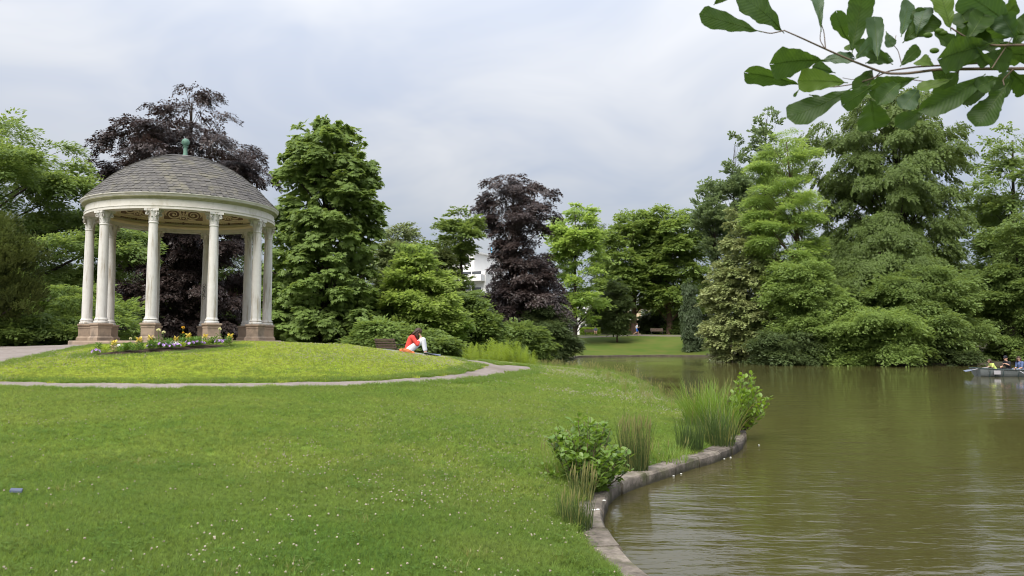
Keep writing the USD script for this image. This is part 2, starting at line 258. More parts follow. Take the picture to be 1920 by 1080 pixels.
M['water'] = usdkit.material(stage, L + 'lake_water', {
    'g': ('geometry', {}), 'mp': ('mapping', {'scale': (0.55, 1.5, 1.0), 'rotation': (0, 0, .25)}),
    'n1': ('noise_texture', {'scale': 1.25, 'detail': 2.0, 'roughness': .45, 'distortion': .5}), 'n2': ('noise_texture', {'scale': 6.5, 'detail': 3.0, 'roughness': .5, 'distortion': .4}),
    'k': ('noise_texture', {'scale': .10, 'detail': 2}), 'kr': ('map_range', {'from_min': .38, 'from_max': .62, 'to_min': .25, 'to_max': 1.5, 'clamp': True}),
    's2': ('math', {'math_type': 'multiply', 'value2': .32}), 'ad': ('math', {'math_type': 'add'}), 'sm': ('math', {'math_type': 'multiply'}),
    'b': ('bump', {'strength': 1.0, 'distance': .023}),
    'cn': ('noise_texture', {'scale': .07, 'detail': 3}), 'cr': ('rgb_ramp', {'ramp': [(.35, (.045, .039, .0125)), (.65, (.038, .0325, .0115))]}),
    'p': ('principled_bsdf', {'roughness': .03, 'ior': 1.42, 'specular_ior_level': .5})},
    [('g.position', 'mp.vector'), ('mp.vector', 'n1.vector'), ('mp.vector', 'n2.vector'), ('g.position', 'k.vector'), ('k.fac', 'kr.value'), ('n2.fac', 's2.value1'),
     ('n1.fac', 'ad.value1'), ('s2.value', 'ad.value2'), ('ad.value', 'sm.value1'), ('kr.result', 'sm.value2'), ('sm.value', 'b.height'), ('b.normal', 'p.normal'),
     ('g.position', 'cn.vector'), ('cn.fac', 'cr.fac'), ('cr.color', 'p.base_color')], surface='p.BSDF')

# ---------------------------------------------------------------- terrain
near_px = [(1224, 1078), (1187, 1050), (1158, 1017), (1137, 987), (1131, 961), (1139, 943), (1165, 924), (1210, 910), (1254, 895), (1298, 880), (1335, 869), (1369, 856), (1397, 835), (1398, 820), (1386, 808)]
shore = [np.array([3.2, -12]), np.array([2.6, 1.0]), np.array([1.75, 4.3])] + [onz(*p, z)[:2] for p, z in zip(near_px, [.15, .15, .15, .145, .12, .08, .03] + [0] * 20)]
n_near = len(shore)
shore += [np.array(p) for p in [(5.15, 18.8), (5.0, 21.0), (4.95, 23.6), (4.85, 27.0), (4.75, 32.0), (4.4, 38.0), (3.9, 45.0), (3.0, 53.0), (2.4, 60.0)]]
shore += [np.array(p) for p in [(2.6, 66), (4.6, 71), (6.2, 78), (7.5, 85.5), (12, 88.5), (18, 90), (23, 88), (24.5, 80), (22.5, 70), (21.5, 63.5), (24, 60.8), (30, 59.6), (36, 59.4), (40, 62), (44, 66), (50, 66.5), (56, 63), (70, 62), (86, 58), (100, 40), (100, -12)]]
def smooth_line(pts, step):
    p = np.array(pts); d = np.r_[0, np.cumsum(np.linalg.norm(np.diff(p, axis=0), axis=1))]
    from scipy.interpolate import PchipInterpolator
    n = max(3, int(d[-1] / step)); s = np.linspace(0, d[-1], n)
    return np.stack([PchipInterpolator(d, p[:, 0])(s), PchipInterpolator(d, p[:, 1])(s)], 1)
near_line = smooth_line(shore[:n_near + 3], 0.12)
far_line = smooth_line(shore[n_near + 2:], 0.8)
lake_line = np.vstack([near_line, far_line[1:]])
lake = Polygon(lake_line).buffer(0)
ctrl = []
def cp(px, py, d): ctrl.append(at(px, py, d))
def cz(x, y, z): ctrl.append(np.array([x, y, z]))
for a in [(0, 1080, 4.9), (600, 1080, 5.1), (1000, 1080, 5.5), (0, 900, 8), (300, 850, 9.5), (700, 850, 9.7), (900, 800, 12), (1040, 740, 19), (1150, 760, 18), (1080, 693, 30), (1180, 722, 26), (1260, 757, 20.5),
          (0, 720, 15.5), (300, 724, 15), (600, 720, 16), (760, 714, 17.5), (870, 703, 20), (950, 693, 23), (985, 689, 26),
          (180, 672, 19), (330, 670, 19.4), (440, 655, 21.8), (330, 645, 24.9), (150, 645, 26.5), (520, 643, 26.5), (600, 645, 25), (700, 651, 25.5), (770, 664, 25.5), (840, 673, 25), (900, 684, 24),
          (0, 680, 18), (0, 652, 27), (-300, 700, 16), (-300, 660, 26), (1000, 687, 33), (900, 676, 33)]: cp(*a)
for a in [(0, 0, .40), (-8, 0, .45), (-8, -12, .4), (1.5, -3, .2), (-12.1, 28.3, 1.85),  (-2, 34, .95), (-5.3, 34, 1.08), (-6.8, 34.5, 1.25), (-4, 36.5, .95), (-5.5, 30, 1.35), (0, 45, .7), (0, 55, .5), (-6, 45, 1.2), (-20, 40, 1.85), (-14, 38, 1.8), (-30, 30, 1.8), (-40, 60, 1.9), (-15, 60, 1.7), (-5, 64, .9), (-15, 90, 1.9), (-60, 10, 1.0), (-60, 100, 2),
          (8, 91, .45), (12, 92.5, .5), (18, 94, .5), (13, 100, 1.5), (19, 101, 1.5), (4, 88, .9), (4, 104, 2.2), (9, 106, 2.3), (17, 108, 2.6), (23, 107, 2.5), (28, 104, 2.2), (15, 125, 2.6), (30, 130, 2.6), (0, 130, 2.5),
          (27, 80, 1.0), (28, 66, .7), (35, 66, .9), (42, 74, 1.0), (55, 75, 1.1), (80, 75, 1.2), (110, 60, 1.2), (110, 0, 1.2), (60, 110, 2.2), (150, 150, 2.5), (-150, 150, 2.5), (0, 200, 2.6), (-150, -20, 1.0), (150, -20, 1.0)]: cz(*a)
for q in near_line[25::12]: cz(q[0] - .0, q[1], .16)
for q in far_line[30::6]: cz(q[0], q[1], .16)
ctrl = np.array(ctrl)
rbf = RBFInterpolator(ctrl[:, :2], ctrl[:, 2], kernel='linear', smoothing=.02, neighbors=40)
near_tree, far_tree = cKDTree(near_line), cKDTree(far_line)
def height_raw(xy):
    xy = np.asarray(xy, float); z = rbf(xy)
    return z
# smooth the height on a grid, then look it up
gx, gy = np.arange(-70, 112, .5), np.arange(-14, 142, .5)
from scipy.ndimage import gaussian_filter
from scipy.interpolate import RegularGridInterpolator
GX, GY = np.meshgrid(gx, gy, indexing='ij')
GZ = height_raw(np.stack([GX.ravel(), GY.ravel()], 1)).reshape(GX.shape)
GZ = gaussian_filter(GZ, 1.6)
grid = RegularGridInterpolator((gx, gy), GZ, bounds_error=False, fill_value=None)
def height(xy):
    xy = np.atleast_2d(np.asarray(xy, float)); c = np.clip(xy, [-69, -13], [110, 140]); z = grid(c)
    z = z + .035 * (meshkit.noise(np.c_[xy * .9, 0 * z], 3) - .5) + .016 * (meshkit.noise(np.c_[xy * 3.1, 0 * z], 4) - .5)
    dn, df = near_tree.query(xy)[0], far_tree.query(xy)[0]
    z = np.maximum(z, .145)
    z = np.where(dn < 1.0, np.minimum(z, .15 + np.maximum(0, dn - .285) * .5), z)
    z = np.where(dn < .262, .05, z); z = np.where(dn < .12, -.15, z)
    z = np.where((df < .3), np.minimum(z, .14), z)
    return z
def h1(x, y): return float(height([[x, y]])[0])
def hit(px, py, lo=3, hi=130):
    d = ray(px, py); ds = np.linspace(lo, hi, 3000); P = np.array([0, 0, EYE]) + d * (ds / d[1])[:, None]
    below = np.nonzero(P[:, 2] < height(P[:, :2]))[0]
    return P[below[0]] if len(below) else P[-1]
def ground(px, py): p = hit(px, py); p[2] = h1(p[0], p[1]); return p
def gat(px, depth):
    p = at(px, 640, depth); p[2] = h1(p[0], p[1]); return p

CG = np.array([-12.11, 28.28])                                   # the pavilion's centre
path_low = [(-120, 722), (0, 725), (150, 728), (300, 729), (450, 727), (600, 724), (750, 718), (850, 711), (930, 703), (995, 692)]
path_up = [(985, 687), (930, 685.5), (915, 687), (895, 695), (850, 703.5), (750, 711.5), (600, 717), (450, 720), (300, 721), (150, 719), (0, 716), (-120, 713)]
lowp = [hit(*p)[:2] for p in path_low]; upp = [hit(*p)[:2] for p in path_up]
path_a = Polygon(np.vstack([smooth_line(lowp, .25), smooth_line(upp, .25)])).buffer(.02)
tail = LineString([hit(955, 689)[:2], hit(915, 686)[:2] + [-.2, .6], (-2.2, 31.5), (-5.2, 33.6), (-8, 35)]).buffer(.42)
pa2 = [hit(*p)[:2] for p in [(-100, 712), (0, 680), (60, 668), (120, 656), (170, 648.5)]]
path_b = Polygon(np.vstack([smooth_line(pa2, .25), [(-9.5, 24.9), (-9.2, 31), (-13, 33), (-17.5, 31.5), (-19.5, 29.2), (-25, 26.5), (-40, 21)], [(-40, 15.5)]])).buffer(.02)
path_poly = shapely.union_all([path_a, tail, path_b])
bed_c, bed_d = (ground(182, 671)[:2] + ground(446, 652)[:2]) / 2, (ground(446, 652)[:2] - ground(182, 671)[:2]) / 2
bl = np.linalg.norm(bed_d); bu = bed_d / bl; bv = np.array([-bu[1], bu[0]]); ta = np.linspace(0, 2 * np.pi, 60, endpoint=False)
bed_poly = Polygon(bed_c + np.outer(np.cos(ta) * (bl + .05), bu) + np.outer(np.sin(ta) * (.62 + .06 * np.sin(3 * ta)), bv) + bv * .25)
far_path_line = smooth_line([(-4, 100.5), (3, 103.5), (9, 106), (17, 108), (23, 107.2), (29, 104.5), (36, 102)], .5)
far_path = LineString(far_path_line).buffer(1.1)
def ragged(p, amp=.07):
    out = []
    for g in getattr(p, 'geoms', [p]):
        rings = []
        for rg_ in [g.exterior] + list(g.interiors):
            q = np.array([rg_.interpolate(t).coords[0] for t in np.arange(0, rg_.length, .15)]); q = q + amp * 2 * np.c_[meshkit.noise(np.c_[q * 2.3, 0 * q[:, 0]], 41) - .5, meshkit.noise(np.c_[q * 2.3, 0 * q[:, 0]], 42) - .5]; rings.append(q)
        out.append(Polygon(rings[0], rings[1:]).buffer(0))
    return shapely.union_all(out)
path_poly = ragged(path_poly.buffer(.06))
path_poly = path_poly.difference(bed_poly.buffer(.3))
rng = np.random.default_rng(7)
def jgrid(x0, x1, y0, y1, s, n=.25):
    a, b = np.meshgrid(np.arange(x0, x1, s), np.arange(y0, y1, s)); p = np.stack([a.ravel(), b.ravel()], 1)
    return p + rng.uniform(-n, n, p.shape) * s
pts = [jgrid(-28, 9, 2, 40, .33), jgrid(-60, 112, -14, 140, 2.4)]
pts[1] = pts[1][~((pts[1][:, 0] > -28.5) & (pts[1][:, 0] < 9.5) & (pts[1][:, 1] > 1.5) & (pts[1][:, 1] < 40.5))]
pts.append(jgrid(3, 32, 86, 112, .8)); pts.append(np.array([(-400, -60), (400, -60), (-400, 420), (400, 420), (0, 420), (-400, 180), (400, 180), (-200, 250), (200, 250)], float))
def dens(poly, s):
    out = []
    for g in getattr(poly, 'geoms', [poly]):
        b = g.exterior; out.append(np.array([b.interpolate(t).coords[0] for t in np.arange(0, b.length, s)]))
        for i in g.interiors: out.append(np.array([i.interpolate(t).coords[0] for t in np.arange(0, i.length, s)]))
    return np.vstack(out)
pb = np.vstack([dens(path_poly, .15), dens(bed_poly, .12), dens(far_path, .5)])
near_b = cKDTree(np.vstack([pb, lake_line]))
inner = np.vstack(pts); inner = inner[near_b.query(inner)[0] > .14]
inner = inner[~shapely.contains_xy(lake.buffer(.02), inner[:, 0], inner[:, 1])]
allp = np.vstack([inner, pb, lake_line, lake_line + unit(np.c_[-np.gradient(lake_line[:, 1]), np.gradient(lake_line[:, 0])]) * .285])
allp = np.unique(np.round(allp, 4), axis=0)
tri = Delaunay(allp).simplices
cen = allp[tri].mean(1)
tri = tri[~shapely.contains_xy(lake, cen[:, 0], cen[:, 1])]; cen = allp[tri].mean(1)
e1, e2 = allp[tri[:, 1]] - allp[tri[:, 0]], allp[tri[:, 2]] - allp[tri[:, 0]]
flip = e1[:, 0] * e2[:, 1] - e1[:, 1] * e2[:, 0] < 0; tri[flip] = tri[flip][:, ::-1]
Z = height(allp); V = np.c_[allp, Z]
inP = shapely.contains_xy(path_poly, cen[:, 0], cen[:, 1]); inB = shapely.contains_xy(bed_poly, cen[:, 0], cen[:, 1])
inFP = shapely.contains_xy(far_path, cen[:, 0], cen[:, 1])
woods = shapely.union_all([Polygon([(-60, 38), (-24, 33.5), (-19, 34.5), (-12, 36), (-7, 38.5), (-3.5, 40), (-1.5, 48), (-1, 62), (6, 80), (4, 99), (-8, 101), (-60, 101)]), Polygon([(-400, 110), (400, 110), (400, 420), (-400, 420)]), Polygon([(22.5, 89), (33, 100), (120, 100), (120, 61), (22, 61)])])
inW = shapely.contains_xy(woods, cen[:, 0], cen[:, 1]) & ~inP & ~inB & ~inFP
far = (cen[:, 1] > 60) & ~inP & ~inB & ~inFP & ~inW
def sub(mask):
    f = tri[mask]; u, inv = np.unique(f, return_inverse=True); return V[u], inv.reshape(-1, 3)
def structure(name, m, mm, label, smooth=True): return obj(name, m, mm, None, smooth, label=label, cat='ground', kind='structure')
structure('lawn', sub(~(inP | inB | inFP | inW | far)), M['lawn'], 'mown green lawn sloping up to the white pavilion')
structure('gravel_path', sub(inP), M['path'], 'narrow pinkish gravel path curving round the pavilion lawn')
structure('far_lawn', sub(far), M['far_lawn'], 'sloping grass bank beyond the lake')
structure('far_path', sub(inFP), M['far_path'], 'pale path along the top of the far grass bank')
structure('woodland_floor', sub(inW), M['floor_wood'], 'dark bare ground under the trees')
v, f = sub(inB); v = v.copy(); dd = np.array([bed_poly.boundary.distance(Point(q)) for q in v[:, :2]]); v[:, 2] += .10 * np.clip(dd / .35, 0, 1) + .03 * (meshkit.noise(v * 9, 8) - .5) * (dd > .03)
structure('bed_soil', (v, f), M['soil'], 'dark soil of the flower bed on the lawn')
wp = shapely.convex_hull(lake).buffer(3).bounds
obj('lake_water', (np.array([[wp[0], wp[1], 0], [wp[2], wp[1], 0], [wp[2], wp[3], 0], [wp[0], wp[3], 0]]), [[0, 1, 2], [0, 2, 3]]), M['water'], label='muddy olive lake with small ripples', cat='water', kind='structure')
# kerb stones along the near bank
kerb = thing('kerb', 'weathered stone kerb edging the near bank of the lake', 'kerb', kind='structure')
kl = near_line; kd = np.r_[0, np.cumsum(np.linalg.norm(np.diff(kl, axis=0), axis=1))]
ktan = unit(np.gradient(kl, axis=0)); knorm = np.stack([-ktan[:, 1], ktan[:, 0]], 1)
s0 = kd[np.argmin(np.abs(kl[:, 1] - 2.0))]; kr = np.random.default_rng(3)
while s0 < kd[-1] - .6:
    ln = kr.uniform(.62, 1.0); n = 7; s = np.linspace(s0 + .013, s0 + ln - .013, n)
    P = np.stack([np.interp(s, kd, kl[:, 0]), np.interp(s, kd, kl[:, 1])], 1); N = np.stack([np.interp(s, kd, knorm[:, 0]), np.interp(s, kd, knorm[:, 1])], 1); N = unit(N)
    dz = kr.uniform(-.004, .018); w = .285 + kr.uniform(-.012, .012); ins = kr.uniform(-.018, .018)
    ring = [(ins, -.5), (ins + .004, .115), (ins + .03, .150), (w - .03, .156), (w, .13), (w, -.5)]
    vv = []
    for i in range(n):
        for (o, z) in ring:
            q = P[i] + N[i] * o; jz = (.022 * (meshkit.noise(np.array([q[0] * 5, q[1] * 5, 1.0]), 5) - .5)) if z > 0 else 0
            vv.append([q[0], q[1], z + (dz if z > 0 else 0) + jz])
    k = len(ring); ff = []
    for i in range(n - 1):
        for j in range(k):
            a, b, c, d = i * k + j, i * k + (j + 1) % k, (i + 1) * k + (j + 1) % k, (i + 1) * k + j
            ff += [[a, c, b], [a, d, c]]
    ff += [[0, j, j + 1] for j in range(1, k - 1)] + [[(n - 1) * k, (n - 1) * k + j + 1, (n - 1) * k + j] for j in range(1, k - 1)]
    obj('kerb_stone', (vv, ff), M['kerb'], kerb, smooth=35); s0 += ln
# low dark edging of the far bank
fl = far_line; ft = unit(np.gradient(fl, axis=0)); fn = np.stack([-ft[:, 1], ft[:, 0]], 1)
vv, ff = [], []
ringf = [(-.06, -.6), (-.04, .16), (.30, .19), (.34, -.6)]
for i in range(len(fl)):
    wob = .05 * (meshkit.noise(np.array([fl[i][0], fl[i][1], 0]) * .8, 2) - .5)
    for (o, z) in ringf: q = fl[i] + fn[i] * o; vv.append([q[0], q[1], z + (wob if z > 0 else 0)])
for i in range(len(fl) - 1):
    for j in range(3):
        a, b, c, d = i * 4 + j, i * 4 + j + 1, (i + 1) * 4 + j + 1, (i + 1) * 4 + j; ff += [[a, c, b], [a, d, c]]
obj('bank_edging', (vv, ff), M['edging'], label='low dark edging along the far bank at the waterline', cat='kerb', kind='structure')

# ---------------------------------------------------------------- pavilion
def build_pavilion():
    base = np.arctan2(CG[0], CG[1])
    pav = thing('pavilion', 'round white pavilion with ten columns and a slate dome', 'pavilion', (CG[0], CG[1], 1.83))
    # local z: 0 = ground, floor .12, pedestal top .70, column top 4.45
    ZF, ZP, ZC = .12, .70, 4.45
    obj('platform', lathe([(0, ZF), (3.52, ZF), (3.545, ZF - .02), (3.55, ZF - .03), (3.55, -.35)][::-1], 80), M['stone'], pav, smooth=30)
    # one column, built about its own axis with its outer face along +x
    def column(i, a):
        c = thing('column', None, None, (3.02 * math.cos(a), 3.02 * math.sin(a), 0), math.degrees(a), parent=pav, scale=(.82, .82, 1.0))
        return c
    def ped():
        p = [box(.70, .66, .10, (0, 0, ZF + .05), bev=.006)]
        p.append(to_tm(m3.Manifold.hull_points(np.array([[sx * (.335 if z < .3 else .285), sy * (.315 if z < .3 else .27), z] for sx in (-1, 1) for sy in (-1, 1) for z in (ZF + .10, ZF + .155)], np.float32) if False else np.array([[sx * w, sy * (w - .02), z] for sx in (-1, 1) for sy in (-1, 1) for (w, z) in ((.335, ZF + .102), (.285, ZF + .155))], np.float32))))
        p.append(box(.565, .525, .27, (0, 0, ZF + .29), bev=.005))
        p.append(box(.60, .56, .03, (0, 0, ZF + .44), bev=.006)); p.append(box(.565, .525, .035, (0, 0, ZF + .4725)))
        p.append(to_tm(m3.Manifold.hull_points(np.array([[sx * w, sy * (w - .02), z] for sx in (-1, 1) for sy in (-1, 1) for (w, z) in ((.285, ZF + .49), (.325, ZF + .525), (.325, ZF + .565), (.30, ZP - .002))], np.float32))))
        return cat(p)
    cb = lathe([(.0, ZP), (.275, ZP), (.285, ZP + .015), (.29, ZP + .04), (.28, ZP + .065), (.255, ZP + .075), (.235, ZP + .09), (.235, ZP + .10), (.25, ZP + .105), (.262, ZP + .125), (.25, ZP + .148), (.228, ZP + .155), (.222, ZP + .18)], 40)
    zt = ZC - .42
    sh = lathe([(.222, ZP + .18), (.206, ZP + .22), (.205, ZP + .8)] + [(.205 - .035 * t ** 1.6, ZP + .8 + (zt - ZP - .86) * t) for t in np.linspace(.1, 1, 9)] + [(.185, zt - .05), (.192, zt - .035), (.192, zt - .015), (.178, zt)], 32)
    def capital():
        bell = lathe([(.176, zt), (.172, zt + .05), (.176, zt + .14), (.19, zt + .24), (.225, zt + .32), (.24, zt + .345)], 28)
        ab = []
        n = 10; pts = []
        for s in range(4):
            for t in np.linspace(-1, 1, n, endpoint=False):
                r0 = .285 - .055 * (1 - t * t); a = s * math.pi / 2
                x, y = r0, t * .285; pts.append((x * math.cos(a) - y * math.sin(a), x * math.sin(a) + y * math.cos(a)))
        slab = trimesh.creation.extrude_polygon(Polygon(pts), .072, engine='earcut'); slab.apply_translation((0, 0, ZC - .075)); ab.append(slab)
        for k in range(4):
            a = math.pi / 4 + k * math.pi / 2
            for sgn in (-1, 1):        # corner volutes, a spiral each
                t = np.linspace(0, 2 * math.pi * 1.6, 26); r = .062 * (1 - t / t[-1]) + .008
                cx, cz = .285, zt + .26
                loc = np.stack([cx + r * np.cos(t + 1.2), np.full_like(t, sgn * .028), cz + r * np.sin(t + 1.2)], 1)
                ca, sa = math.cos(a), math.sin(a)
                loc = np.stack([loc[:, 0] * ca - loc[:, 1] * sa, loc[:, 0] * sa + loc[:, 1] * ca, loc[:, 2]], 1)
                ab.append(tube(loc, np.linspace(.022, .012, 26), 5))
            st = bez((.185 * math.cos(a), .185 * math.sin(a), zt + .10), (.20 * math.cos(a), .20 * math.sin(a), zt + .28), (.30 * math.cos(a), .30 * math.sin(a), zt + .335), 6); ab.append(tube(st, .02, 5))
        for k in range(8):             # acanthus leaves round the bell
            a = k * math.pi / 4; w = .055
            for (h0, h1_, o) in ((0.02, .17, .045),):
                s = np.linspace(0, 1, 5); rr = .178 + .012 * s + o * s ** 3; zz = zt + h0 + (h1_ - h0) * np.sin(s * 1.75) / np.sin(1.57)
                vv = []
                for q, r_, z_ in zip(s, rr, zz):
                    ww = w * (1 - .35 * q)
                    for e in (-1, 0, 1):
                        th = a + e * ww / r_; rad = r_ + (.010 if e == 0 else 0); vv.append((rad * math.cos(th), rad * math.sin(th), z_))
                ff = []
                for i in range(4):
                    for j in range(2): b = i * 3 + j; ff += [[b, b + 1, b + 4], [b, b + 4, b + 3]]
                ab.append(TM(vv, ff))
            rs = trimesh.creation.icosphere(1, .03); rs.apply_translation((.235 * math.cos(a), .235 * math.sin(a), ZC - .05)) if k % 2 == 0 else None
            if k % 2 == 0: ab.append(rs)
        return cat([bell] + ab)
    pm, cm = ped(), capital()
    base_az = math.atan2(-CG[1], -CG[0])           # the direction from the pavilion to the viewer
    for i in range(10):
        a = base_az + math.radians(18 + 36 * i) + .01
        c = column(i, a)
        obj('pedestal', pm, M['stone'], c); obj('column_base', cb, M['shaft'], c, smooth=40); obj('shaft', sh, M['shaft'], c, smooth=50); obj('capital', cm, M['shaft'], c, smooth=40)
        if i == 4 or i == 5:
            cols = (i, a)
        # scrawl on the back column right of the middle
        pxs = 960 + F * (CG[0] + 3.02 * math.cos(a)) / (CG[1] + 3.02 * math.sin(a))
        if 370 < pxs < 392 and math.sin(a) > 0:
            strokes = []; g = np.random.default_rng(5); face = math.atan2(-CG[1] - 3.02 * math.sin(a), -CG[0] - 3.02 * math.cos(a)) - a
            for k in range(7):
                z0 = 2.35 - k * .085; q = []
                for t in np.linspace(0, 1, 9):
                    w_ = .34 * math.sin(t * 6.3 + k) + g.uniform(-.08, .08) - .42; z_ = z0 + .05 * math.cos(t * 6.3 * (1 + k % 2) + k * 2) - .03 * t
                    th = face + w_; q.append((.2065 * math.cos(th), .2065 * math.sin(th), z_))
                strokes.append(tube(q, .0075, 4))
            obj('graffiti', cat(strokes), M['graffiti'], c, label='black scrawled graffiti on the shaft')
    # seams between the frieze blocks, then the entablature: architrave, frieze and cornice as rings
    n = 96
    z0 = ZC
    obj('architrave', lathe([(2.80, z0), (3.22, z0), (3.22, z0 + .085), (3.235, z0 + .088), (3.235, z0 + .115), (3.20, z0 + .122), (2.80, z0 + .122), (2.80, z0)], n), M['white'], pav, smooth=30)
    obj('frieze', lathe([(2.82, z0 + .122), (3.19, z0 + .122), (3.19, z0 + .325), (2.82, z0 + .325)], n), M['white'], pav, smooth=30)
    obj('cornice', lathe([(2.84, z0 + .325), (3.20, z0 + .325), (3.215, z0 + .345), (3.23, z0 + .35), (3.25, z0 + .375), (3.29, z0 + .395), (3.30, z0 + .40), (3.30, z0 + .425)], n), M['moss_trim'], pav, smooth=35)
    obj('cyma', lathe([(3.30, z0 + .425), (3.31, z0 + .427), (3.315, z0 + .455), (3.345, z0 + .49), (3.36, z0 + .50), (3.36, z0 + .525), (3.30, z0 + .53), (2.9, z0 + .53)], n), M['white'], pav, smooth=35, label='pale upper moulding below the slates')
    # inner wall and coved ceiling
    prof = [(2.80, z0 + .122), (2.795, z0 + .13), (2.795, z0 + .20), (2.83, z0 + .205), (2.83, z0 + .23), (2.90, z0 + .24), (2.90, z0 + .30)]
    def cove(t): return 2.90 * math.cos(t * 1.25) ** .9, z0 + .30 + 1.25 * math.sin(t * 1.25)
    prof += [cove(t) for t in np.linspace(.02, 1.0, 22)] + [(0, cove(1.0)[1])]
    obj('ceiling', lathe(prof, 80), M['cream'], pav, smooth=40)
    def onc(th, t, o=0.0):
        r, z = cove(t); r2, z2 = cove(t + .01); nx = np.array([-(z2 - z), (r2 - r)]); nx /= np.linalg.norm(nx); r += nx[0] * o; z += nx[1] * o
        return (r * math.cos(th), r * math.sin(th), z)
    def patch(a, da, t0, t1, o, na=14, nt=6):
        vv = [onc(a + da * x, t0 + (t1 - t0) * y, o) for x in np.linspace(-1, 1, na) for y in np.linspace(0, 1, nt)]
        ff = []
        for i in range(na - 1):
            for j in range(nt - 1): b = i * nt + j; ff += [[b, b + nt, b + nt + 1], [b, b + nt + 1, b + 1]]
        return TM(vv, ff)
    T0, T1 = .125, .41
    for i in range(10):
        a = base_az + math.radians(36 * i)
        pn = thing('ceiling_panel', None, None, parent=pav)
        obj('recess', patch(a, .262, T0, T1, .006), M['recess'], pn, smooth=True)
        fr = []
        for (da, ta_, tb, rr) in ((.285, T0 - .03, T1 + .03, .010), (.26, T0, T1, .014)):
            crn = [(-da, ta_), (da, ta_), (da, tb), (-da, tb), (-da, ta_)]
            for (p, q) in zip(crn[:-1], crn[1:]): fr.append(tube([onc(a + p[0] + (q[0] - p[0]) * s, p[1] + (q[1] - p[1]) * s, .012) for s in np.linspace(0, 1, 9)], rr, 5))
        obj('frame', cat(fr), M['cream'], pn, smooth=50)
        sc = []; h = (T1 - T0)
        for sg in (-1, 1):
            t = np.linspace(0, 2 * math.pi * 2.1, 44); r = .46 * (1 - t / t[-1]) ** .9 + .03
            sc.append(tube([onc(a + sg * (.135 + .23 * rr * math.cos(tt) * .98), T0 + h * (.5 + rr * math.sin(tt) * .92), .022) for tt, rr in zip(t, r)], np.linspace(.032, .016, 44), 5))
            b = trimesh.creation.icosphere(1, .045); b.apply_translation(onc(a + sg * .135, T0 + h * .5, .02)); sc.append(b)
            for (x0, y0, x1, y1, x2, y2) in ((.03, .1, .06, .3, .02, .5), (.02, .5, .07, .75, .03, .92), (.03, .92, .09, .95, .11, .86), (.24, .9, .255, .6, .23, .3), (.05, .12, .10, .02, .16, .06), (.03, .3, .0, .4, .0, .6)):
                sc.append(tube([onc(a + sg * p[0], T0 + h * p[1], .02) for p in bez((x0, y0), (x1, y1), (x2, y2), 8)], np.r_[np.linspace(.02, .034, 4), np.linspace(.034, .010, 4)], 5))
        for y in (.2, .42, .62, .8): b = trimesh.creation.icosphere(1, .05); b.apply_scale((1, 1, .8)); b.apply_translation(onc(a, T0 + h * y, .02)); sc.append(b)
        obj('scrollwork', cat(sc), M['cream'], pn, smooth=50)
        ga = [tube([onc(a + x, .05, .008) for x in np.linspace(-.24, .24, 12)], .014, 4)]
        for x in np.linspace(-.23, .23, 15): b = trimesh.creation.icosphere(1, .022 if abs(x) > .02 else .05); b.apply_translation(onc(a + x, .05, .012)); ga.append(b)
        obj('garland', cat(ga), M['recess'], pn, smooth=50)
    # dome: hidden shell, then slates
    ze = z0 + .53
    from scipy.interpolate import PchipInterpolator
    dr, dz = np.array([3.34, 3.12, 2.9, 2.5, 2.0, 1.45, .95]), np.array([0, .23, .46, .86, 1.25, 1.57, 1.76]); dk = np.r_[0, np.cumsum(np.hypot(np.diff(dr), np.diff(dz)))]; dk /= dk[-1]; fr_r, fr_z = PchipInterpolator(dk, dr), PchipInterpolator(dk, dz)
    def dome(t): return float(fr_r(min(max(t, 0), 1))), ze + float(fr_z(min(max(t, 0), 1)))
    ts = np.linspace(0, 1, 200); pr = np.array([dome(t) for t in ts]); arc = np.r_[0, np.cumsum(np.linalg.norm(np.diff(pr, axis=0), axis=1))]
    def P(s, o=0):
        t = np.interp(s, arc, ts); r, z = dome(t); r2, z2 = dome(min(t + .004, 1.0)) if t < .995 else (r - .01, z + .001); d = np.array([r2 - r, z2 - z]); d /= np.linalg.norm(d) + 1e-9
        return r + d[1] * o, z - d[0] * o
    shell = np.array([P(s, -.01) for s in np.linspace(0, arc[-1], 30)])
    obj('roof_shell', lathe(np.vstack([[2.9, ze + .005], [3.35, ze + .005], shell]), 90), M['slate_b'], pav, smooth=50)
    rows = 20; ex = arc[-1] / rows; sr = np.random.default_rng(11); slates = []
    for k in range(rows):
        s = k * ex; r, _ = P(s); cnt = max(18, int(2 * math.pi * r / .21)); off = k * .37
        for j in range(cnt):
            a = 2 * math.pi * (j + off) / cnt; da = math.pi / cnt * .97; lift = sr.uniform(.016, .032); sk = sr.uniform(-.012, .012)
            lo, hi = s - .015 + sk, min(s + ex * 1.55, arc[-1]); vv = []
            for (ss, o) in ((lo, lift), (hi, .002), (lo, lift - .010)):
                rr, zz = P(max(ss, 0), o)
                if ss < 0: zz += ss * .6; rr -= ss * .8
                for e in (-1, 1):
                    w = da * (1.0 if o != .002 else r / max(rr, .3) * .97 if False else 1.0)
                    vv.append((rr * math.cos(a + e * w), rr * math.sin(a + e * w), zz))
            # rounded lower right corner
            rr, zz = P(max(lo + ex * .33, 0), lift * .85); rl, zl = P(max(lo, 0), lift)
            vv[1] = (rl * math.cos(a + da * .45), rl * math.sin(a + da * .45), vv[1][2]); vv[5] = (vv[1][0] * .998, vv[1][1] * .998, vv[1][2] - .009)
            vv.append((rr * math.cos(a + da), rr * math.sin(a + da), zz)); vv.append((rr * math.cos(a + da) * .998, rr * math.sin(a + da) * .998, zz - .009))
            ff = [[0, 1, 3], [0, 3, 2], [1, 6, 3], [4, 5, 1], [4, 1, 0], [5, 7, 6], [5, 6, 1], [4, 0, 2], [7, 3, 6]]
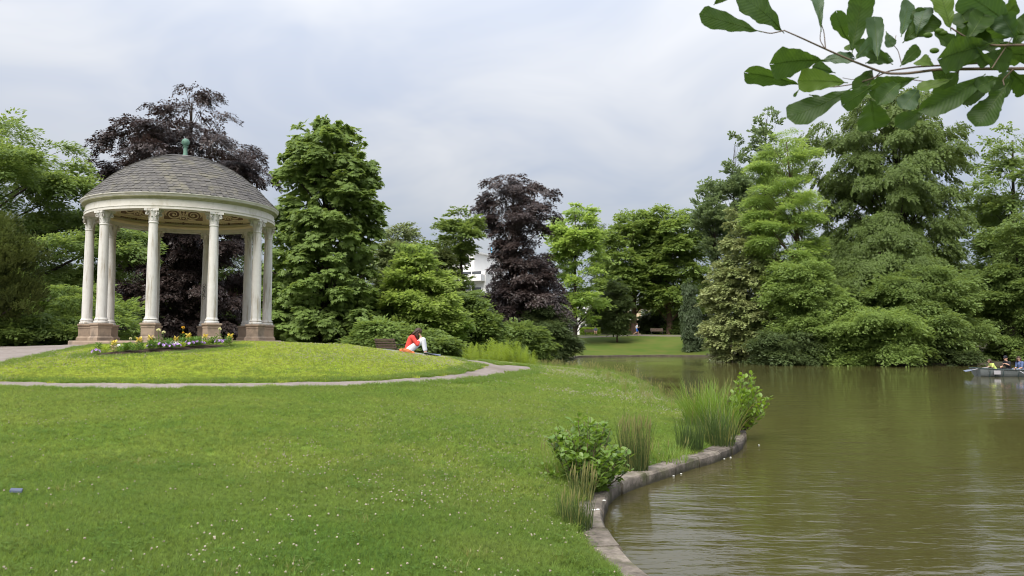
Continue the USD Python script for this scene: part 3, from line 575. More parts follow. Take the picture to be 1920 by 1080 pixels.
            facing = math.cos(a - base_az); slates.append((facing - .15 * k / rows, vv, ff, sr.choice([0, 0, 1, 1, 2])))
    slates.sort(key=lambda q: -q[0]); mm = ['slate', 'slate_b', 'slate_c']
    for q in slates[:300]: obj('slate', (q[1], q[2]), M[mm[q[3]]], pav)
    for k in range(3):
        rest = [TM(q[1], q[2]) for q in slates[300:] if q[3] == k]; obj('slates', cat(rest), M[mm[k]], pav, kind='stuff')
    rc, zc = dome(1.0)
    obj('lead_cap', lathe([(rc + .06, zc - .03), (rc + .05, zc + .02), (rc * .6, zc + .075), (.16, zc + .11), (.15, zc + .12), (0, zc + .122)], 48), M['lead'], pav, smooth=40)
    fin = thing('finial', None, None, parent=pav)
    obj('stem', lathe([(.15, zc + .11), (.14, zc + .13), (.10, zc + .19), (.075, zc + .32), (.065, zc + .53), (.10, zc + .55), (.10, zc + .57), (.07, zc + .58)], 20), M['copper'], fin, smooth=40)
    b = trimesh.creation.uv_sphere(.142, count=[16, 24]); b.apply_translation((0, 0, zc + .72)); obj('ball', b, M['copper'], fin, smooth=True)
    return pav
pavilion = build_pavilion()

# ---------------------------------------------------------------- foliage
def kites(P, A, N, Ln, W, fold=0.0):
    """P base points, A axes, N normals (n,3); one folded four-sided leaf each"""
    A = unit(A); S = unit(np.cross(N, A)); Nn = np.cross(A, S); Ln = np.asarray(Ln)[:, None]; W = np.asarray(W)[:, None]
    v = np.stack([P, P + A * Ln * .48 + S * W / 2 + Nn * W * fold, P + A * Ln, P + A * Ln * .48 - S * W / 2 + Nn * W * fold], 1).reshape(-1, 3)
    i = np.arange(len(P))[:, None] * 4
    f = np.concatenate([i + [0, 2, 1], i + [0, 3, 2]], 1).reshape(-1, 3)
    return v, f
def join(parts):
    vs, fs, n = [], [], 0
    for v, f in parts: vs.append(v); fs.append(f + n); n += len(v)
    return np.vstack(vs), np.vstack(fs)
def rdir(r, n, zmin=-1.0):
    z = r.uniform(zmin, 1, n); a = r.uniform(0, 2 * np.pi, n); q = np.sqrt(1 - z * z); return np.stack([q * np.cos(a), q * np.sin(a), z], 1)
def crown(r, zr, cx, cy, rr, leaves, leaf, boughs=40, flat=.6, droop=.25, spray=.55, per=24, rb=(.24, .42), shell=(.45, .9), inner=.12, zmin=-.3, palm=False, up=0.0, hang=0.0, gap=0.0, gap_top=None, aspect=.5, squash=1.0, jit=.4, lump=(.64, .62), dense=None):
    """zr ascending heights, cx/cy/rr the crown's centre and radius at each. Returns the leaf mesh and the bough centres."""
    zr = np.asarray(zr); zz = np.linspace(zr[0], zr[-1], 200); wz = np.interp(zz, zr, rr) ** 1.15 + .05; wz /= wz.sum()
    nb = boughs; bz = r.choice(zz, nb, p=wz); ph = (np.arange(nb) * 2.39996 + r.uniform(0, .8, nb)); sd_ = r.uniform(0, 90); span = zr[-1] - zr[0] + .1; R = np.interp(bz, zr, rr) * (lump[0] + lump[1] * meshkit.noise(np.c_[np.cos(ph) * 1.6 + sd_, np.sin(ph) * 1.6, bz / span * 5.0], 3))
    Bq = np.minimum(R * r.uniform(rb[0], rb[1], nb) + .12, R * .8 + .25); rho = np.minimum(np.sqrt(r.uniform(shell[0] ** 2, shell[1] ** 2, nb)) * R, np.maximum(R * 1.06 - Bq * .85, 0))
    X, Y = np.interp(bz, zr, cx), np.interp(bz, zr, cy)
    B = np.stack([X + rho * np.cos(ph), Y + rho * np.sin(ph) * squash, bz], 1)
    leaves, per = leaves * (dense or DENSE), int(per * 1.6); boughs = int(boughs * 1.7); rb = (rb[0] * .78, rb[1] * .78)
    ns = max(nb, int(leaves / per)); wB = Bq ** 2 / (Bq ** 2).sum(); bi = r.choice(nb, ns, p=wB)
    d = rdir(r, ns, zmin); rad = Bq[bi][:, None] * np.c_[np.ones(ns), np.ones(ns), np.full(ns, flat)] * r.uniform(.6, 1.08, ns)[:, None]
    c = B[bi] + d * rad
    k = int(ns * inner)                              # some foliage deep inside
    if k:
        zi = r.choice(zz, k, p=wz); Ri = np.interp(zi, zr, rr) * .6 * np.sqrt(r.uniform(0, 1, k)); pi_ = r.uniform(0, 6.28, k)
        c[:k] = np.stack([np.interp(zi, zr, cx) + Ri * np.cos(pi_), np.interp(zi, zr, cy) + Ri * np.sin(pi_), zi], 1)
    if gap > 0:
        g = meshkit.noise(c / (Bq.mean() * .9) + 17.3, 3); zt_ = np.clip((c[:, 2] - zr[0]) / (zr[-1] - zr[0]), 0, 1); keep = g > gap + ((gap_top or gap) - gap) * np.clip((zt_ - .35) / .4, 0, 1); c, d = c[keep], d[keep]; bi = bi[keep]; ns = len(c)
    out = c - np.stack([np.interp(c[:, 2], zr, cx), np.interp(c[:, 2], zr, cy), c[:, 2]], 1); out[:, 2] = 0; out = unit(out)
    U = unit(out * .8 + d * .6 + np.array([0, 0, up - droop]) + r.normal(0, .25, (ns, 3)))
    if hang: U = unit(U * (1 - hang) + np.array([0, 0, -1.0]) * hang + out * .15)
    Wn = np.array([0, 0, 1.0]) * (1 - hang) + d * .45 + out * (.2 + hang); Wn = unit(Wn - U * (Wn * U).sum(1, keepdims=True)); Vv = np.cross(Wn, U)
    sz = spray * r.uniform(.6, 1.35, ns)
    rot = np.stack([U, Vv, Wn], 2)
    protos = []
    for _ in range(4):
        q = per; a = r.uniform(-.35, 1, q); b = r.uniform(-.55, .55, q) * (1.15 - .6 * np.clip(a, 0, 1)); h = r.normal(0, .08, q)
        Pt = np.stack([a, b, h - droop * .7 * np.clip(a, 0, 1) ** 2], 1)
        an = np.sign(b) * r.uniform(.15, 1.0, q); Ax = unit(np.stack([np.cos(an), np.sin(an), np.full(q, -droop * .5)], 1) + r.normal(0, .15, (q, 3)))
        Nn = unit(np.array([0, 0, 1.0]) + r.normal(0, jit, (q, 3))); ln = leaf / spray * r.uniform(.65, 1.3, q)
        if palm:
            Sd = unit(np.cross(Nn, Ax)); parts = []
            for t in (-1.25, -.62, 0, .62, 1.25):
                A2 = Ax * math.cos(t) + Sd * math.sin(t) - np.array([0, 0, .35]); parts.append(kites(Pt, A2, Nn + A2 * .1, ln * (1 - .22 * abs(t)), ln * .40))
            protos.append(join(parts))
        else: protos.append(kites(Pt, Ax, Nn, ln, ln * aspect))
    return (protos, c, rot, sz, r.integers(0, 4, ns)), B, Bq
def instancer(name, protos, mats, P, R, S, idx, parent=None, **tags):
    """many copies of a few small meshes as one object"""
    pth = numbered(name, path_of(parent)); pi = UsdGeom.PointInstancer.Define(stage, pth); rel = pi.CreatePrototypesRel()
    for k, (m, mm) in enumerate(zip(protos, mats)):
        q = pth + '/sprig' + (f'_{k:03d}' if k else ''); usdkit.mesh(stage, q, m, mm); rel.AddTarget(q)
    pi.CreatePositionsAttr(Vt.Vec3fArray.FromNumpy(np.asarray(P, np.float32)))
    from scipy.spatial.transform import Rotation
    Q = Rotation.from_matrix(R).as_quat()
    pi.CreateOrientationsAttr(Vt.QuathArray([Gf.Quath(float(w), float(x), float(y), float(z)) for x, y, z, w in Q]))
    S = np.asarray(S, float); S = np.repeat(S[:, None], 3, 1) if S.ndim == 1 else S
    pi.CreateScalesAttr(Vt.Vec3fArray.FromNumpy(S.astype(np.float32))); pi.CreateProtoIndicesAttr(Vt.IntArray.FromNumpy(np.asarray(idx, np.int32)))
    return tag(pi, **tags)
def flat_crown(cr):
    protos, c, rot, sz, idx = cr; out = []
    for k, (v, f) in enumerate(protos):
        for i in np.nonzero(idx == k)[0]: out.append(((v * sz[i]) @ rot[i].T + c[i], f))
    return join(out)
def limb_mesh(r, base, top, B, rt, lean=.45, n=60, thin=.16):
    """limbs from the trunk line out to the boughs"""
    out = []; base, top = np.asarray(base), np.asarray(top); H = top[2] - base[2]
    for i in r.permutation(len(B))[:n]:
        b = B[i]; hz = np.hypot(*(b[:2] - base[:2])); z = np.clip(b[2] - lean * hz - .1 * H, base[2] + .08 * H, top[2] - .02 * H); t = (z - base[2]) / H; s = base + (top - base) * t
        mid = (s + b) / 2 + np.array([0, 0, .12 * hz]) + r.normal(0, .05 * hz + .02, 3)
        r0 = max(.018, rt * (1 - t) * .42 * r.uniform(.6, 1.1)); out.append(tube(bez(s, mid, b, 7), np.linspace(r0, max(.008, r0 * thin), 7), 5, cap=False))
    return cat(out)
def trunk_mesh(r, base, top, rt, bend=.02, n=12, sides=10):
    t = np.linspace(0, 1, n)[:, None]; p = np.asarray(base) + (np.asarray(top) - base) * t; H = top[2] - base[2]
    p[1:-1, :2] += np.cumsum(r.normal(0, bend * H / n, (n - 2, 2)), 0) * .5
    rad = rt * (1 - .93 * t[:, 0]) ** .85; rad[0] *= 1.5; rad[1] *= 1.08; return tube(p, rad, sides)
DENSE = 3.2
def tree(name, label, category, depth, rows, leaves, leaf, lmat, trunk_px=None, rt=.3, bark='bark', seed=1, top_t=.93, limbs=50, group=None, base_z=None, multi=None, squash=.95, trunk=True, rootdepth=None, **kw):
    """rows: (py, left px, right px) of the crown from top to bottom at the given depth"""
    r = np.random.default_rng(seed); L3, R3 = [], []
    rows = sorted(rows, key=lambda q: -q[0])
    zr = [at(960, q[0], depth)[2] for q in rows]; l = np.array([at(q[1], q[0], depth)[0] for q in rows]); rg = np.array([at(q[2], q[0], depth)[0] for q in rows])
    cx, rr = (l + rg) / 2, (rg - l) / 2; cy = np.full(len(cx), depth)
    tx = at(trunk_px, 640, depth)[0] if trunk_px is not None else cx[0]
    bz = h1(tx, depth) - .1 if base_z is None else base_z
    t = thing(name, label, category, (tx, depth, bz), group=group)
    o = np.array([tx, depth, bz])
    m, B, Bq = crown(r, zr, cx, cy, rr, leaves, leaf, squash=squash, **kw)
    if trunk:
        top = np.array([cx[-1] * .6 + np.interp(zr[-1] * .8, zr, cx) * .4, depth, zr[0] + (zr[-1] - zr[0]) * top_t])
        obj('trunk', trunk_mesh(r, np.zeros(3), top - o, rt), M[bark], t, smooth=60)
        if limbs: obj('branches', limb_mesh(r, np.zeros(3), top - o, B - o, rt, n=limbs), M[bark], t, smooth=60)
    instancer('crown', m[0], [M[lmat]] * 4, m[1] - o, m[2], m[3], m[4], t, kind='stuff')
    return t
M['lf_robinia'] = leafmat('leaf_locust_green', (.095, .15, .045), (.14, .195, .06), scale=.35, trans=.32)
M['lf_yew'] = leafmat('leaf_yew', (.055, .068, .015), (.085, .095, .024), scale=.9, trans=.12)
M['lf_copper'] = leafmat('leaf_copper_beech', (.042, .029, .028), (.060, .041, .038), scale=.4, trans=.16, tcol=(.06, .032, .025), spec=.5, rough=.4)
M['lf_chestnut'] = leafmat('leaf_chestnut', (.075, .16, .04), (.12, .215, .055), scale=.4, trans=.28)
M['lf_maple'] = leafmat('leaf_maple_bright', (.165, .215, .03), (.24, .28, .05), scale=.4, trans=.36)
M['lf_linden'] = leafmat('leaf_linden', (.115, .175, .035), (.18, .23, .05), scale=.4, trans=.3)
M['lf_bloom'] = leafmat('leaf_linden_in_bloom', (.37, .385, .17), (.24, .285, .10), scale=.8, trans=.3, tcol=(.4, .42, .15))
M['lf_bloom2'] = leafmat('leaf_pale_linden', (.24, .27, .12), (.16, .215, .07), scale=.6, trans=.3, tcol=(.36, .4, .14))
M['lf_dark'] = leafmat('leaf_dark_green', (.035, .075, .028), (.06, .105, .035), scale=.4, trans=.22)
M['lf_dark2'] = leafmat('leaf_shade_green', (.05, .09, .03), (.08, .125, .04), scale=.4, trans=.25)
M['lf_mid'] = leafmat('leaf_mid_green', (.08, .135, .03), (.13, .185, .045), scale=.4, trans=.28)
M['lf_beech'] = leafmat('leaf_beech', (.078, .112, .03), (.118, .155, .042), scale=.35, trans=.28)
M['lf_cypress'] = leafmat('leaf_swamp_cypress', (.155, .215, .03), (.19, .25, .045), scale=.4, trans=.4)
M['lf_poplar'] = leafmat('leaf_poplar', (.11, .145, .07), (.15, .185, .09), scale=.5, trans=.25)
M['lf_blue'] = leafmat('leaf_weeping_spruce', (.040, .075, .036), (.062, .10, .048), scale=.6, trans=.15)
M['lf_ailanthus'] = leafmat('leaf_ailanthus', (.19, .25, .045), (.25, .30, .07), scale=.35, trans=.38)
M['lf_shrub'] = leafmat('leaf_shrub_layered', (.10, .165, .04), (.14, .21, .05), scale=.5, trans=.3)

# left group
tree('locust_tree', 'large bright green tree at the left edge with layered feathery foliage', 'tree', 39, [(222, -40, 40), (245, -150, 110), (285, -260, 168), (340, -330, 172), (400, -360, 190), (470, -360, 225), (540, -350, 205), (600, -340, 175), (640, -330, 150)], 85000, .20, 'lf_robinia', -60, .42, seed=1, boughs=110, flat=.30, droop=.28, spray=.75, per=30, rb=(.10, .20), shell=(.3, .98), inner=.2, aspect=.42, zmin=-.1, limbs=80)
tree('yew_tree', 'dark brownish green yew at the left edge', 'tree', 29, [(413, -60, 0), (440, -110, 38), (480, -130, 55), (530, -135, 64), (575, -130, 66), (600, -120, 48), (613, -90, 20)], 34000, .11, 'lf_yew', -30, .18, seed=2, boughs=60, flat=1.1, droop=-.3, up=.7, spray=.28, per=26, rb=(.22, .34), shell=(.6, .95), inner=.1, aspect=.28, limbs=10)
tree('layered_shrub', 'bright green shrub of flat layered leaves left of the pavilion', 'shrub', 34, [(535, 70, 200), (560, 30, 235), (590, -30, 240), (620, -60, 232), (645, -60, 215)], 16000, .17, 'lf_shrub', 100, .06, seed=3, boughs=50, flat=.22, droop=.3, spray=.6, per=26, rb=(.12, .25), shell=(.2, 1), aspect=.4, limbs=25)
tree('layered_shrub', 'low green shrub beside the gravel path at the left edge', 'shrub', 31.5, [(585, -20, 90), (605, -70, 150), (625, -80, 165), (643, -70, 140)], 12000, .15, 'lf_shrub', 40, .05, seed=4, boughs=40, flat=.25, droop=.3, spray=.5, per=26, rb=(.14, .26), shell=(.2, 1), aspect=.42, limbs=20)
tree('copper_beech', 'dark purple copper beech rising behind the pavilion dome', 'tree', 54, [(160, 350, 392), (180, 300, 425), (215, 262, 440), (255, 212, 470), (290, 196, 497), (335, 180, 498), (365, 205, 485), (420, 200, 480), (480, 205, 475), (540, 210, 475), (600, 212, 478), (645, 214, 478)], 95000, .155, 'lf_copper', 335, .5, seed=5, boughs=190, flat=.55, droop=.35, spray=.62, per=30, rb=(.10, .17), shell=(.15, 1.0), inner=.16, aspect=.55, hang=.25, lump=(.82, .40), limbs=150, gap=.12, gap_top=.44, dense=3.4)
tree('horse_chestnut', 'tall conical horse chestnut just right of the pavilion', 'tree', 41, [(222, 592, 630), (245, 555, 660), (275, 540, 680), (320, 528, 700), (370, 530, 705), (420, 512, 712), (480, 500, 700), (540, 500, 715), (590, 505, 720), (630, 510, 715), (646, 530, 690)], 16000, .21, 'lf_chestnut', 607, .34, seed=6, lump=(.86, .24), boughs=420, flat=.4, droop=.5, spray=.5, per=9, rb=(.06, .12), shell=(.5, 1.04), inner=.22, palm=True, limbs=110, jit=.3)
tree('dark_tree', 'dark green tree seen between the right pavilion columns', 'tree', 62, [(430, 430, 500), (470, 380, 520), (540, 360, 530), (600, 350, 530), (645, 340, 530)], 16000, .2, 'lf_mid', 470, .2, seed=7, boughs=50, flat=.5, droop=.3, spray=.6, per=24, rb=(.18, .3), limbs=30)
tree('dark_tree', 'gloomy evergreen tree behind the middle pavilion columns', 'tree', 63, [(440, 230, 300), (500, 210, 340), (560, 200, 360), (610, 190, 400), (648, 180, 420)], 18000, .2, 'lf_dark', 290, .2, seed=8, boughs=50, flat=.6, droop=.3, spray=.6, per=24, rb=(.18, .3), limbs=30)
# middle group
tree('maple_tree', 'bright yellow green maple behind the seated woman', 'tree', 42, [(455, 752, 790), (480, 730, 815), (520, 718, 838), (560, 705, 855), (600, 690, 868), (635, 690, 870), (656, 700, 860)], 30000, .19, 'lf_maple', 775, .2, seed=9, boughs=90, flat=.3, droop=.32, spray=.6, per=26, rb=(.14, .24), shell=(.3, 1.0), inner=.15, aspect=.5, limbs=50)
tree('linden_tree', 'pale linden behind the chestnut and the maple', 'tree', 66, [(420, 720, 760), (440, 705, 790), (480, 695, 812), (540, 690, 815), (600, 690, 815), (640, 690, 810)], 20000, .2, 'lf_bloom2', 750, .3, seed=10, boughs=60, flat=.6, spray=.7, per=26, rb=(.18, .3), aspect=.6, limbs=30)
tree('airy_tree', 'open dark trunked tree left of the white flats', 'tree', 60, [(395, 850, 885), (415, 818, 908), (445, 800, 912), (480, 808, 885), (515, 820, 880), (555, 810, 905), (600, 815, 900), (640, 815, 900)], 17000, .23, 'lf_mid', 868, .2, seed=11, boughs=60, flat=.4, droop=.2, spray=.65, per=26, rb=(.16, .26), shell=(.3, 1.02), inner=.05, aspect=.5, limbs=60, gap=.33, dense=2.6)
tree('conifer', 'narrow dull olive conifer between maple and airy tree', 'tree', 55, [(450, 828, 840), (480, 818, 850), (530, 812, 858), (580, 808, 862), (640, 800, 868)], 14000, .16, 'lf_yew', 835, .16, seed=12, boughs=50, flat=.6, droop=.4, spray=.5, per=26, rb=(.25, .4), aspect=.35, limbs=15)
tree('copper_beech', 'dark copper beech by the water with a bare topped open crown', 'tree', 66, [(328, 940, 980), (345, 905, 1012), (375, 892, 1032), (410, 893, 1034), (440, 912, 1020), (470, 932, 1028), (500, 930, 1042), (530, 912, 1052), (570, 902, 1065), (610, 905, 1070), (645, 915, 1070)], 70000, .17, 'lf_copper', 965, .42, seed=13, boughs=190, flat=.55, droop=.35, spray=.66, per=30, rb=(.10, .18), shell=(.15, 1.0), inner=.16, aspect=.55, hang=.3, lump=(.86, .38), limbs=160, gap=.12, gap_top=.47, dense=3.0)
tree('ailanthus_tree', 'slender light yellow green tree right of the dark copper beech', 'tree', 98, [(386, 1062, 1095), (405, 1040, 1118), (440, 1028, 1128), (480, 1035, 1130), (530, 1050, 1138), (580, 1055, 1130), (615, 1060, 1110)], 20000, .33, 'lf_ailanthus', 1078, .3, seed=14, boughs=70, flat=.45, droop=.2, spray=1.0, per=26, rb=(.16, .26), shell=(.3, 1.02), inner=.05, aspect=.5, limbs=60, gap=.40)
tree('linden_tree', 'broad round linden with a brown trunk left of the jogger', 'tree', 118, [(398, 1165, 1215), (415, 1140, 1235), (450, 1120, 1250), (500, 1112, 1255), (545, 1118, 1250), (580, 1130, 1240)], 26000, .34, 'lf_linden', 1189, .45, bark='bark_red', seed=15, boughs=80, flat=.6, spray=1.1, per=26, rb=(.18, .28), aspect=.65, limbs=40, inner=.2)
tree('linden_tree', 'broad round linden above the far right bench', 'tree', 117, [(388, 1215, 1262), (405, 1195, 1285), (440, 1190, 1312), (490, 1195, 1330), (540, 1200, 1325), (585, 1215, 1310)], 26000, .34, 'lf_linden', 1257, .45, bark='bark_red', seed=16, boughs=80, flat=.6, spray=1.1, per=26, rb=(.18, .28), aspect=.65, limbs=40, inner=.2)
tree('fir_tree', 'thin dark fir top between the ailanthus and the lindens', 'tree', 135, [(420, 1124, 1130), (440, 1118, 1136), (470, 1112, 1142), (540, 1105, 1150)], 6000, .3, 'lf_blue', 1127, .2, seed=17, boughs=40, flat=.3, droop=.4, spray=.8, per=20, aspect=.3, limbs=10)
tree('sapling', 'dark green young tree with a pale stem on the far grass bank', 'tree', 101, [(520, 1152, 1162), (540, 1142, 1172), (570, 1134, 1178), (600, 1132, 1182), (622, 1138, 1178)], 14000, .22, 'lf_dark', 1157, .09, bark='bark_red', seed=18, boughs=50, flat=.5, droop=.35, spray=.7, per=24, limbs=20, aspect=.4)
tree('weeping_spruce', 'dark blue green weeping spruce on the far bank', 'tree', 93, [(520, 1288, 1296), (545, 1282, 1304), (590, 1279, 1314), (620, 1276, 1318), (652, 1278, 1320)], 14000, .3, 'lf_blue', 1295, .12, seed=19, boughs=40, lump=(.5, .85), gap=.3, jit=.9, flat=1.5, droop=.6, spray=.8, per=26, rb=(.25, .4), shell=(.4, 1), hang=.8, aspect=.28, limbs=10)
tree('round_bush', 'dark rounded bush behind the left far bench', 'shrub', 122, [(555, 1112, 1135), (575, 1102, 1150), (605, 1100, 1160), (628, 1102, 1160)], 12000, .28, 'lf_dark', 1125, .12, seed=20, boughs=40, flat=.8, spray=.8, per=24, limbs=0)
tree('round_bush', 'dark bush behind the jogger', 'shrub', 121, [(590, 1205, 1232), (605, 1198, 1240), (628, 1195, 1245)], 9000, .28, 'lf_dark', 1215, .1, seed=21, boughs=30, flat=.8, spray=.7, per=24, limbs=0)
tree('round_bush', 'low green bush at the foot of the lindens by the weeping spruce', 'shrub', 119, [(596, 1250, 1290), (612, 1240, 1300), (630, 1238, 1310)], 9000, .28, 'lf_mid', 1270, .1, seed=22, boughs=30, flat=.7, spray=.7, per=24, limbs=0)
tree('waterside_shrub', 'green shrub in front of the copper beech behind the tall weeds', 'shrub', 56, [(602, 965, 985), (620, 930, 1010), (640, 915, 1030), (664, 915, 1035), (676, 920, 1020)], 16000, .2, 'lf_mid', 970, .08, seed=23, boughs=50, flat=.3, droop=.3, spray=.65, per=26, limbs=15)
tree('dark_yew', 'dark low branched evergreen overhanging the water below the copper beech', 'tree', 64, [(565, 1010, 1050), (590, 985, 1062), (620, 985, 1068), (645, 990, 1076), (662, 985, 1078), (673, 1000, 1070)], 26000, .19, 'lf_dark', 1028, .16, seed=24, boughs=60, flat=.4, droop=.4, spray=.75, per=26, rb=(.2, .34), aspect=.35, limbs=15)
tree('layered_shrub', 'green layered shrub directly behind the seated woman', 'shrub', 38, [(605, 700, 745), (622, 690, 800), (640, 690, 850), (655, 695, 862), (664, 705, 855)], 16000, .17, 'lf_mid', 760, .07, seed=25, boughs=60, flat=.25, droop=.3, spray=.6, per=26, rb=(.12, .22), shell=(.2, 1), limbs=25)
tree('layered_shrub', 'green drooping shrub left of the tall yellow weeds', 'shrub', 45, [(548, 860, 890), (575, 842, 918), (605, 835, 935), (640, 838, 930), (668, 845, 925)], 20000, .19, 'lf_mid', 875, .08, seed=26, boughs=60, flat=.28, droop=.35, spray=.7, per=26, rb=(.14, .24), shell=(.2, 1), limbs=25)
tree('hanging_shrub', 'dull green shrub at the foot of the horse chestnut', 'shrub', 36, [(605, 690, 725), (625, 665, 740), (643, 655, 742), (655, 660, 738)], 8000, .18, 'lf_chestnut', 700, .05, seed=27, boughs=30, flat=.3, droop=.4, spray=.5, per=24, limbs=15)
# right group
tree('poplar_tree', 'tall poplar with spiry open top behind the right bank', 'tree', 84, [(203, 1432, 1448), (240, 1412, 1462), (300, 1392, 1475), (360, 1375, 1475), (420, 1370, 1475), (500, 1375, 1480)], 22000, .26, 'lf_poplar', 1430, .35, seed=30, boughs=80, dense=2.2, flat=1.9, droop=.05, up=.35, jit=.8, spray=.55, per=22, rb=(.12, .2), shell=(.2, 1), inner=.05, aspect=.6, limbs=70, gap=.44)
tree('poplar_tree', 'smaller poplar spire left of the tallest poplar', 'tree', 83, [(257, 1375, 1386), (290, 1366, 1395), (340, 1350, 1400), (400, 1345, 1405), (480, 1350, 1410)], 11000, .26, 'lf_poplar', 1385, .2, seed=31, boughs=50, dense=2.4, flat=1.9, droop=.05, up=.35, jit=.8, spray=.65, per=22, rb=(.25, .4), shell=(.2, 1), inner=.05, aspect=.6, limbs=50, gap=.44)
tree('poplar_tree', 'leaning poplar at the outer left of the three spires', 'tree', 82, [(345, 1318, 1330), (362, 1306, 1345), (390, 1296, 1362), (425, 1300, 1368), (460, 1318, 1370), (500, 1330, 1385)], 11000, .26, 'lf_poplar', 1372, .2, seed=32, boughs=50, dense=2.4, flat=1.9, droop=.05, up=.35, jit=.8, spray=.65, per=22, rb=(.22, .36), shell=(.2, 1), inner=.05, aspect=.6, limbs=50, gap=.46)
tree('flowering_linden', 'cream coloured linden in bloom at the left end of the right bank', 'tree', 68, [(378, 1398, 1420), (400, 1375, 1432), (440, 1358, 1440), (490, 1345, 1450), (530, 1318, 1455), (570, 1308, 1455), (620, 1312, 1450), (655, 1325, 1440), (676, 1345, 1420)], 42000, .18, 'lf_bloom', 1385, .3, seed=33, boughs=120, flat=.6, droop=.3, spray=.6, per=26, rb=(.13, .22), shell=(.4, 1.0), inner=.12, aspect=.65, limbs=30)
tree('swamp_cypress', 'feathery bright green swamp cypress with a reddish trunk', 'tree', 66, [(243, 1465, 1490), (270, 1440, 1515), (310, 1412, 1530), (350, 1405, 1535), (400, 1405, 1540), (460, 1410, 1545), (520, 1415, 1540), (580, 1420, 1530)], 42000, .24, 'lf_cypress', 1520, .3, bark='bark_red', seed=34, boughs=110, flat=.25, droop=.35, spray=.8, per=30, rb=(.14, .24), shell=(.2, 1.0), inner=.06, aspect=.22, limbs=70, gap=.22)
tree('beech_tree', 'huge fern leaved beech, tallest tree of the right bank', 'tree', 74, [(158, 1640, 1720), (180, 1590, 1770), (220, 1545, 1800), (270, 1525, 1808), (330, 1520, 1812), (400, 1515, 1815), (470, 1500, 1820), (540, 1495, 1825), (600, 1490, 1830), (650, 1500, 1825)], 130000, .21, 'lf_beech', 1690, .55, seed=35, boughs=300, flat=.85, droop=.35, spray=.7, per=30, rb=(.10, .17), shell=(.25, 1.0), inner=.14, aspect=.55, hang=.5, jit=.6, limbs=190, gap=.12)
tree('beech_tree', 'grey green weeping beech in front of the huge beech', 'tree', 67.5, [(405, 1620, 1680), (430, 1585, 1710), (480, 1555, 1735), (540, 1535, 1760), (600, 1530, 1770), (640, 1540, 1760)], 42000, .19, 'lf_beech', 1655, .3, seed=36, boughs=120, flat=1.0, droop=.4, spray=.7, per=28, rb=(.14, .22), shell=(.4, 1.0), aspect=.55, hang=.6, jit=.6, limbs=40)
bank = [('tall mid green bush below the swamp cypress, hanging over the water', 63, [(480, 1465, 1530), (505, 1452, 1560), (545, 1446, 1580), (600, 1444, 1590), (650, 1444, 1590), (680, 1450, 1575)], 'lf_linden', 1490),
        ('leafy green tiered bush between the bank middle and its right end', 62.5, [(500, 1690, 1770), (525, 1660, 1800), (570, 1640, 1812), (620, 1625, 1815), (670, 1630, 1812)], 'lf_mid', 1730),
        ('wide light green tiered bush at the waterline in the bank middle', 61, [(575, 1570, 1700), (598, 1545, 1730), (630, 1530, 1745), (665, 1525, 1745), (682, 1540, 1730)], 'lf_linden', 1630),
        ('low dark green bush at the waterline at the left of the right bank', 61.5, [(622, 1430, 1510), (640, 1418, 1535), (665, 1415, 1540), (681, 1425, 1530)], 'lf_dark', 1450),
        ('small dark bush drooping into the lake right of the bank middle', 61.5, [(610, 1680, 1770), (635, 1660, 1800), (665, 1660, 1810), (682, 1680, 1790)], 'lf_dark', 1735),
        ('grey green bush in the shade behind the tiered bushes of the right bank', 65, [(520, 1560, 1640), (550, 1540, 1665), (600, 1530, 1680), (660, 1530, 1680)], 'lf_beech', 1600)]
for i, (lb, d, rows, lm, tp) in enumerate(bank):
    tree('bank_bush', lb, 'shrub', d, rows, 36000 if i < 3 else 18000, .19, lm, tp, .12, seed=40 + i, lump=(.45, .95), boughs=150 if i < 3 else 80, flat=.5, droop=.4, jit=.5, spray=.8, per=28, rb=(.12, .22), shell=(.3, 1.02), inner=.12, limbs=25, aspect=.5, bark='bark', base_z=.2)
tree('chestnut_tree', 'light green chestnut at the right edge beyond the beech', 'tree', 92, [(238, 1860, 1920), (260, 1835, 1960), (310, 1815, 2010), (370, 1800, 2040), (440, 1795, 2060), (520, 1795, 2070), (600, 1800, 2060)], 36000, .32, 'lf_robinia', 1900, .5, seed=46, boughs=120, flat=.5, droop=.3, spray=1.1, per=26, rb=(.14, .22), shell=(.4, 1.02), inner=.12, limbs=50, aspect=.6)
tree('drooping_tree', 'mid green tree with tiered branches at the right edge above the boat', 'tree', 64, [(400, 1875, 1920), (440, 1850, 1960), (500, 1835, 2000), (560, 1825, 2020), (620, 1825, 2030), (660, 1830, 2020), (677, 1850, 2000)], 42000, .2, 'lf_mid', 1925, .3, seed=47, boughs=110, flat=.28, droop=.4, spray=.85, per=28, rb=(.13, .22), shell=(.3, 1.02), inner=.12, limbs=50, aspect=.5, base_z=.5)
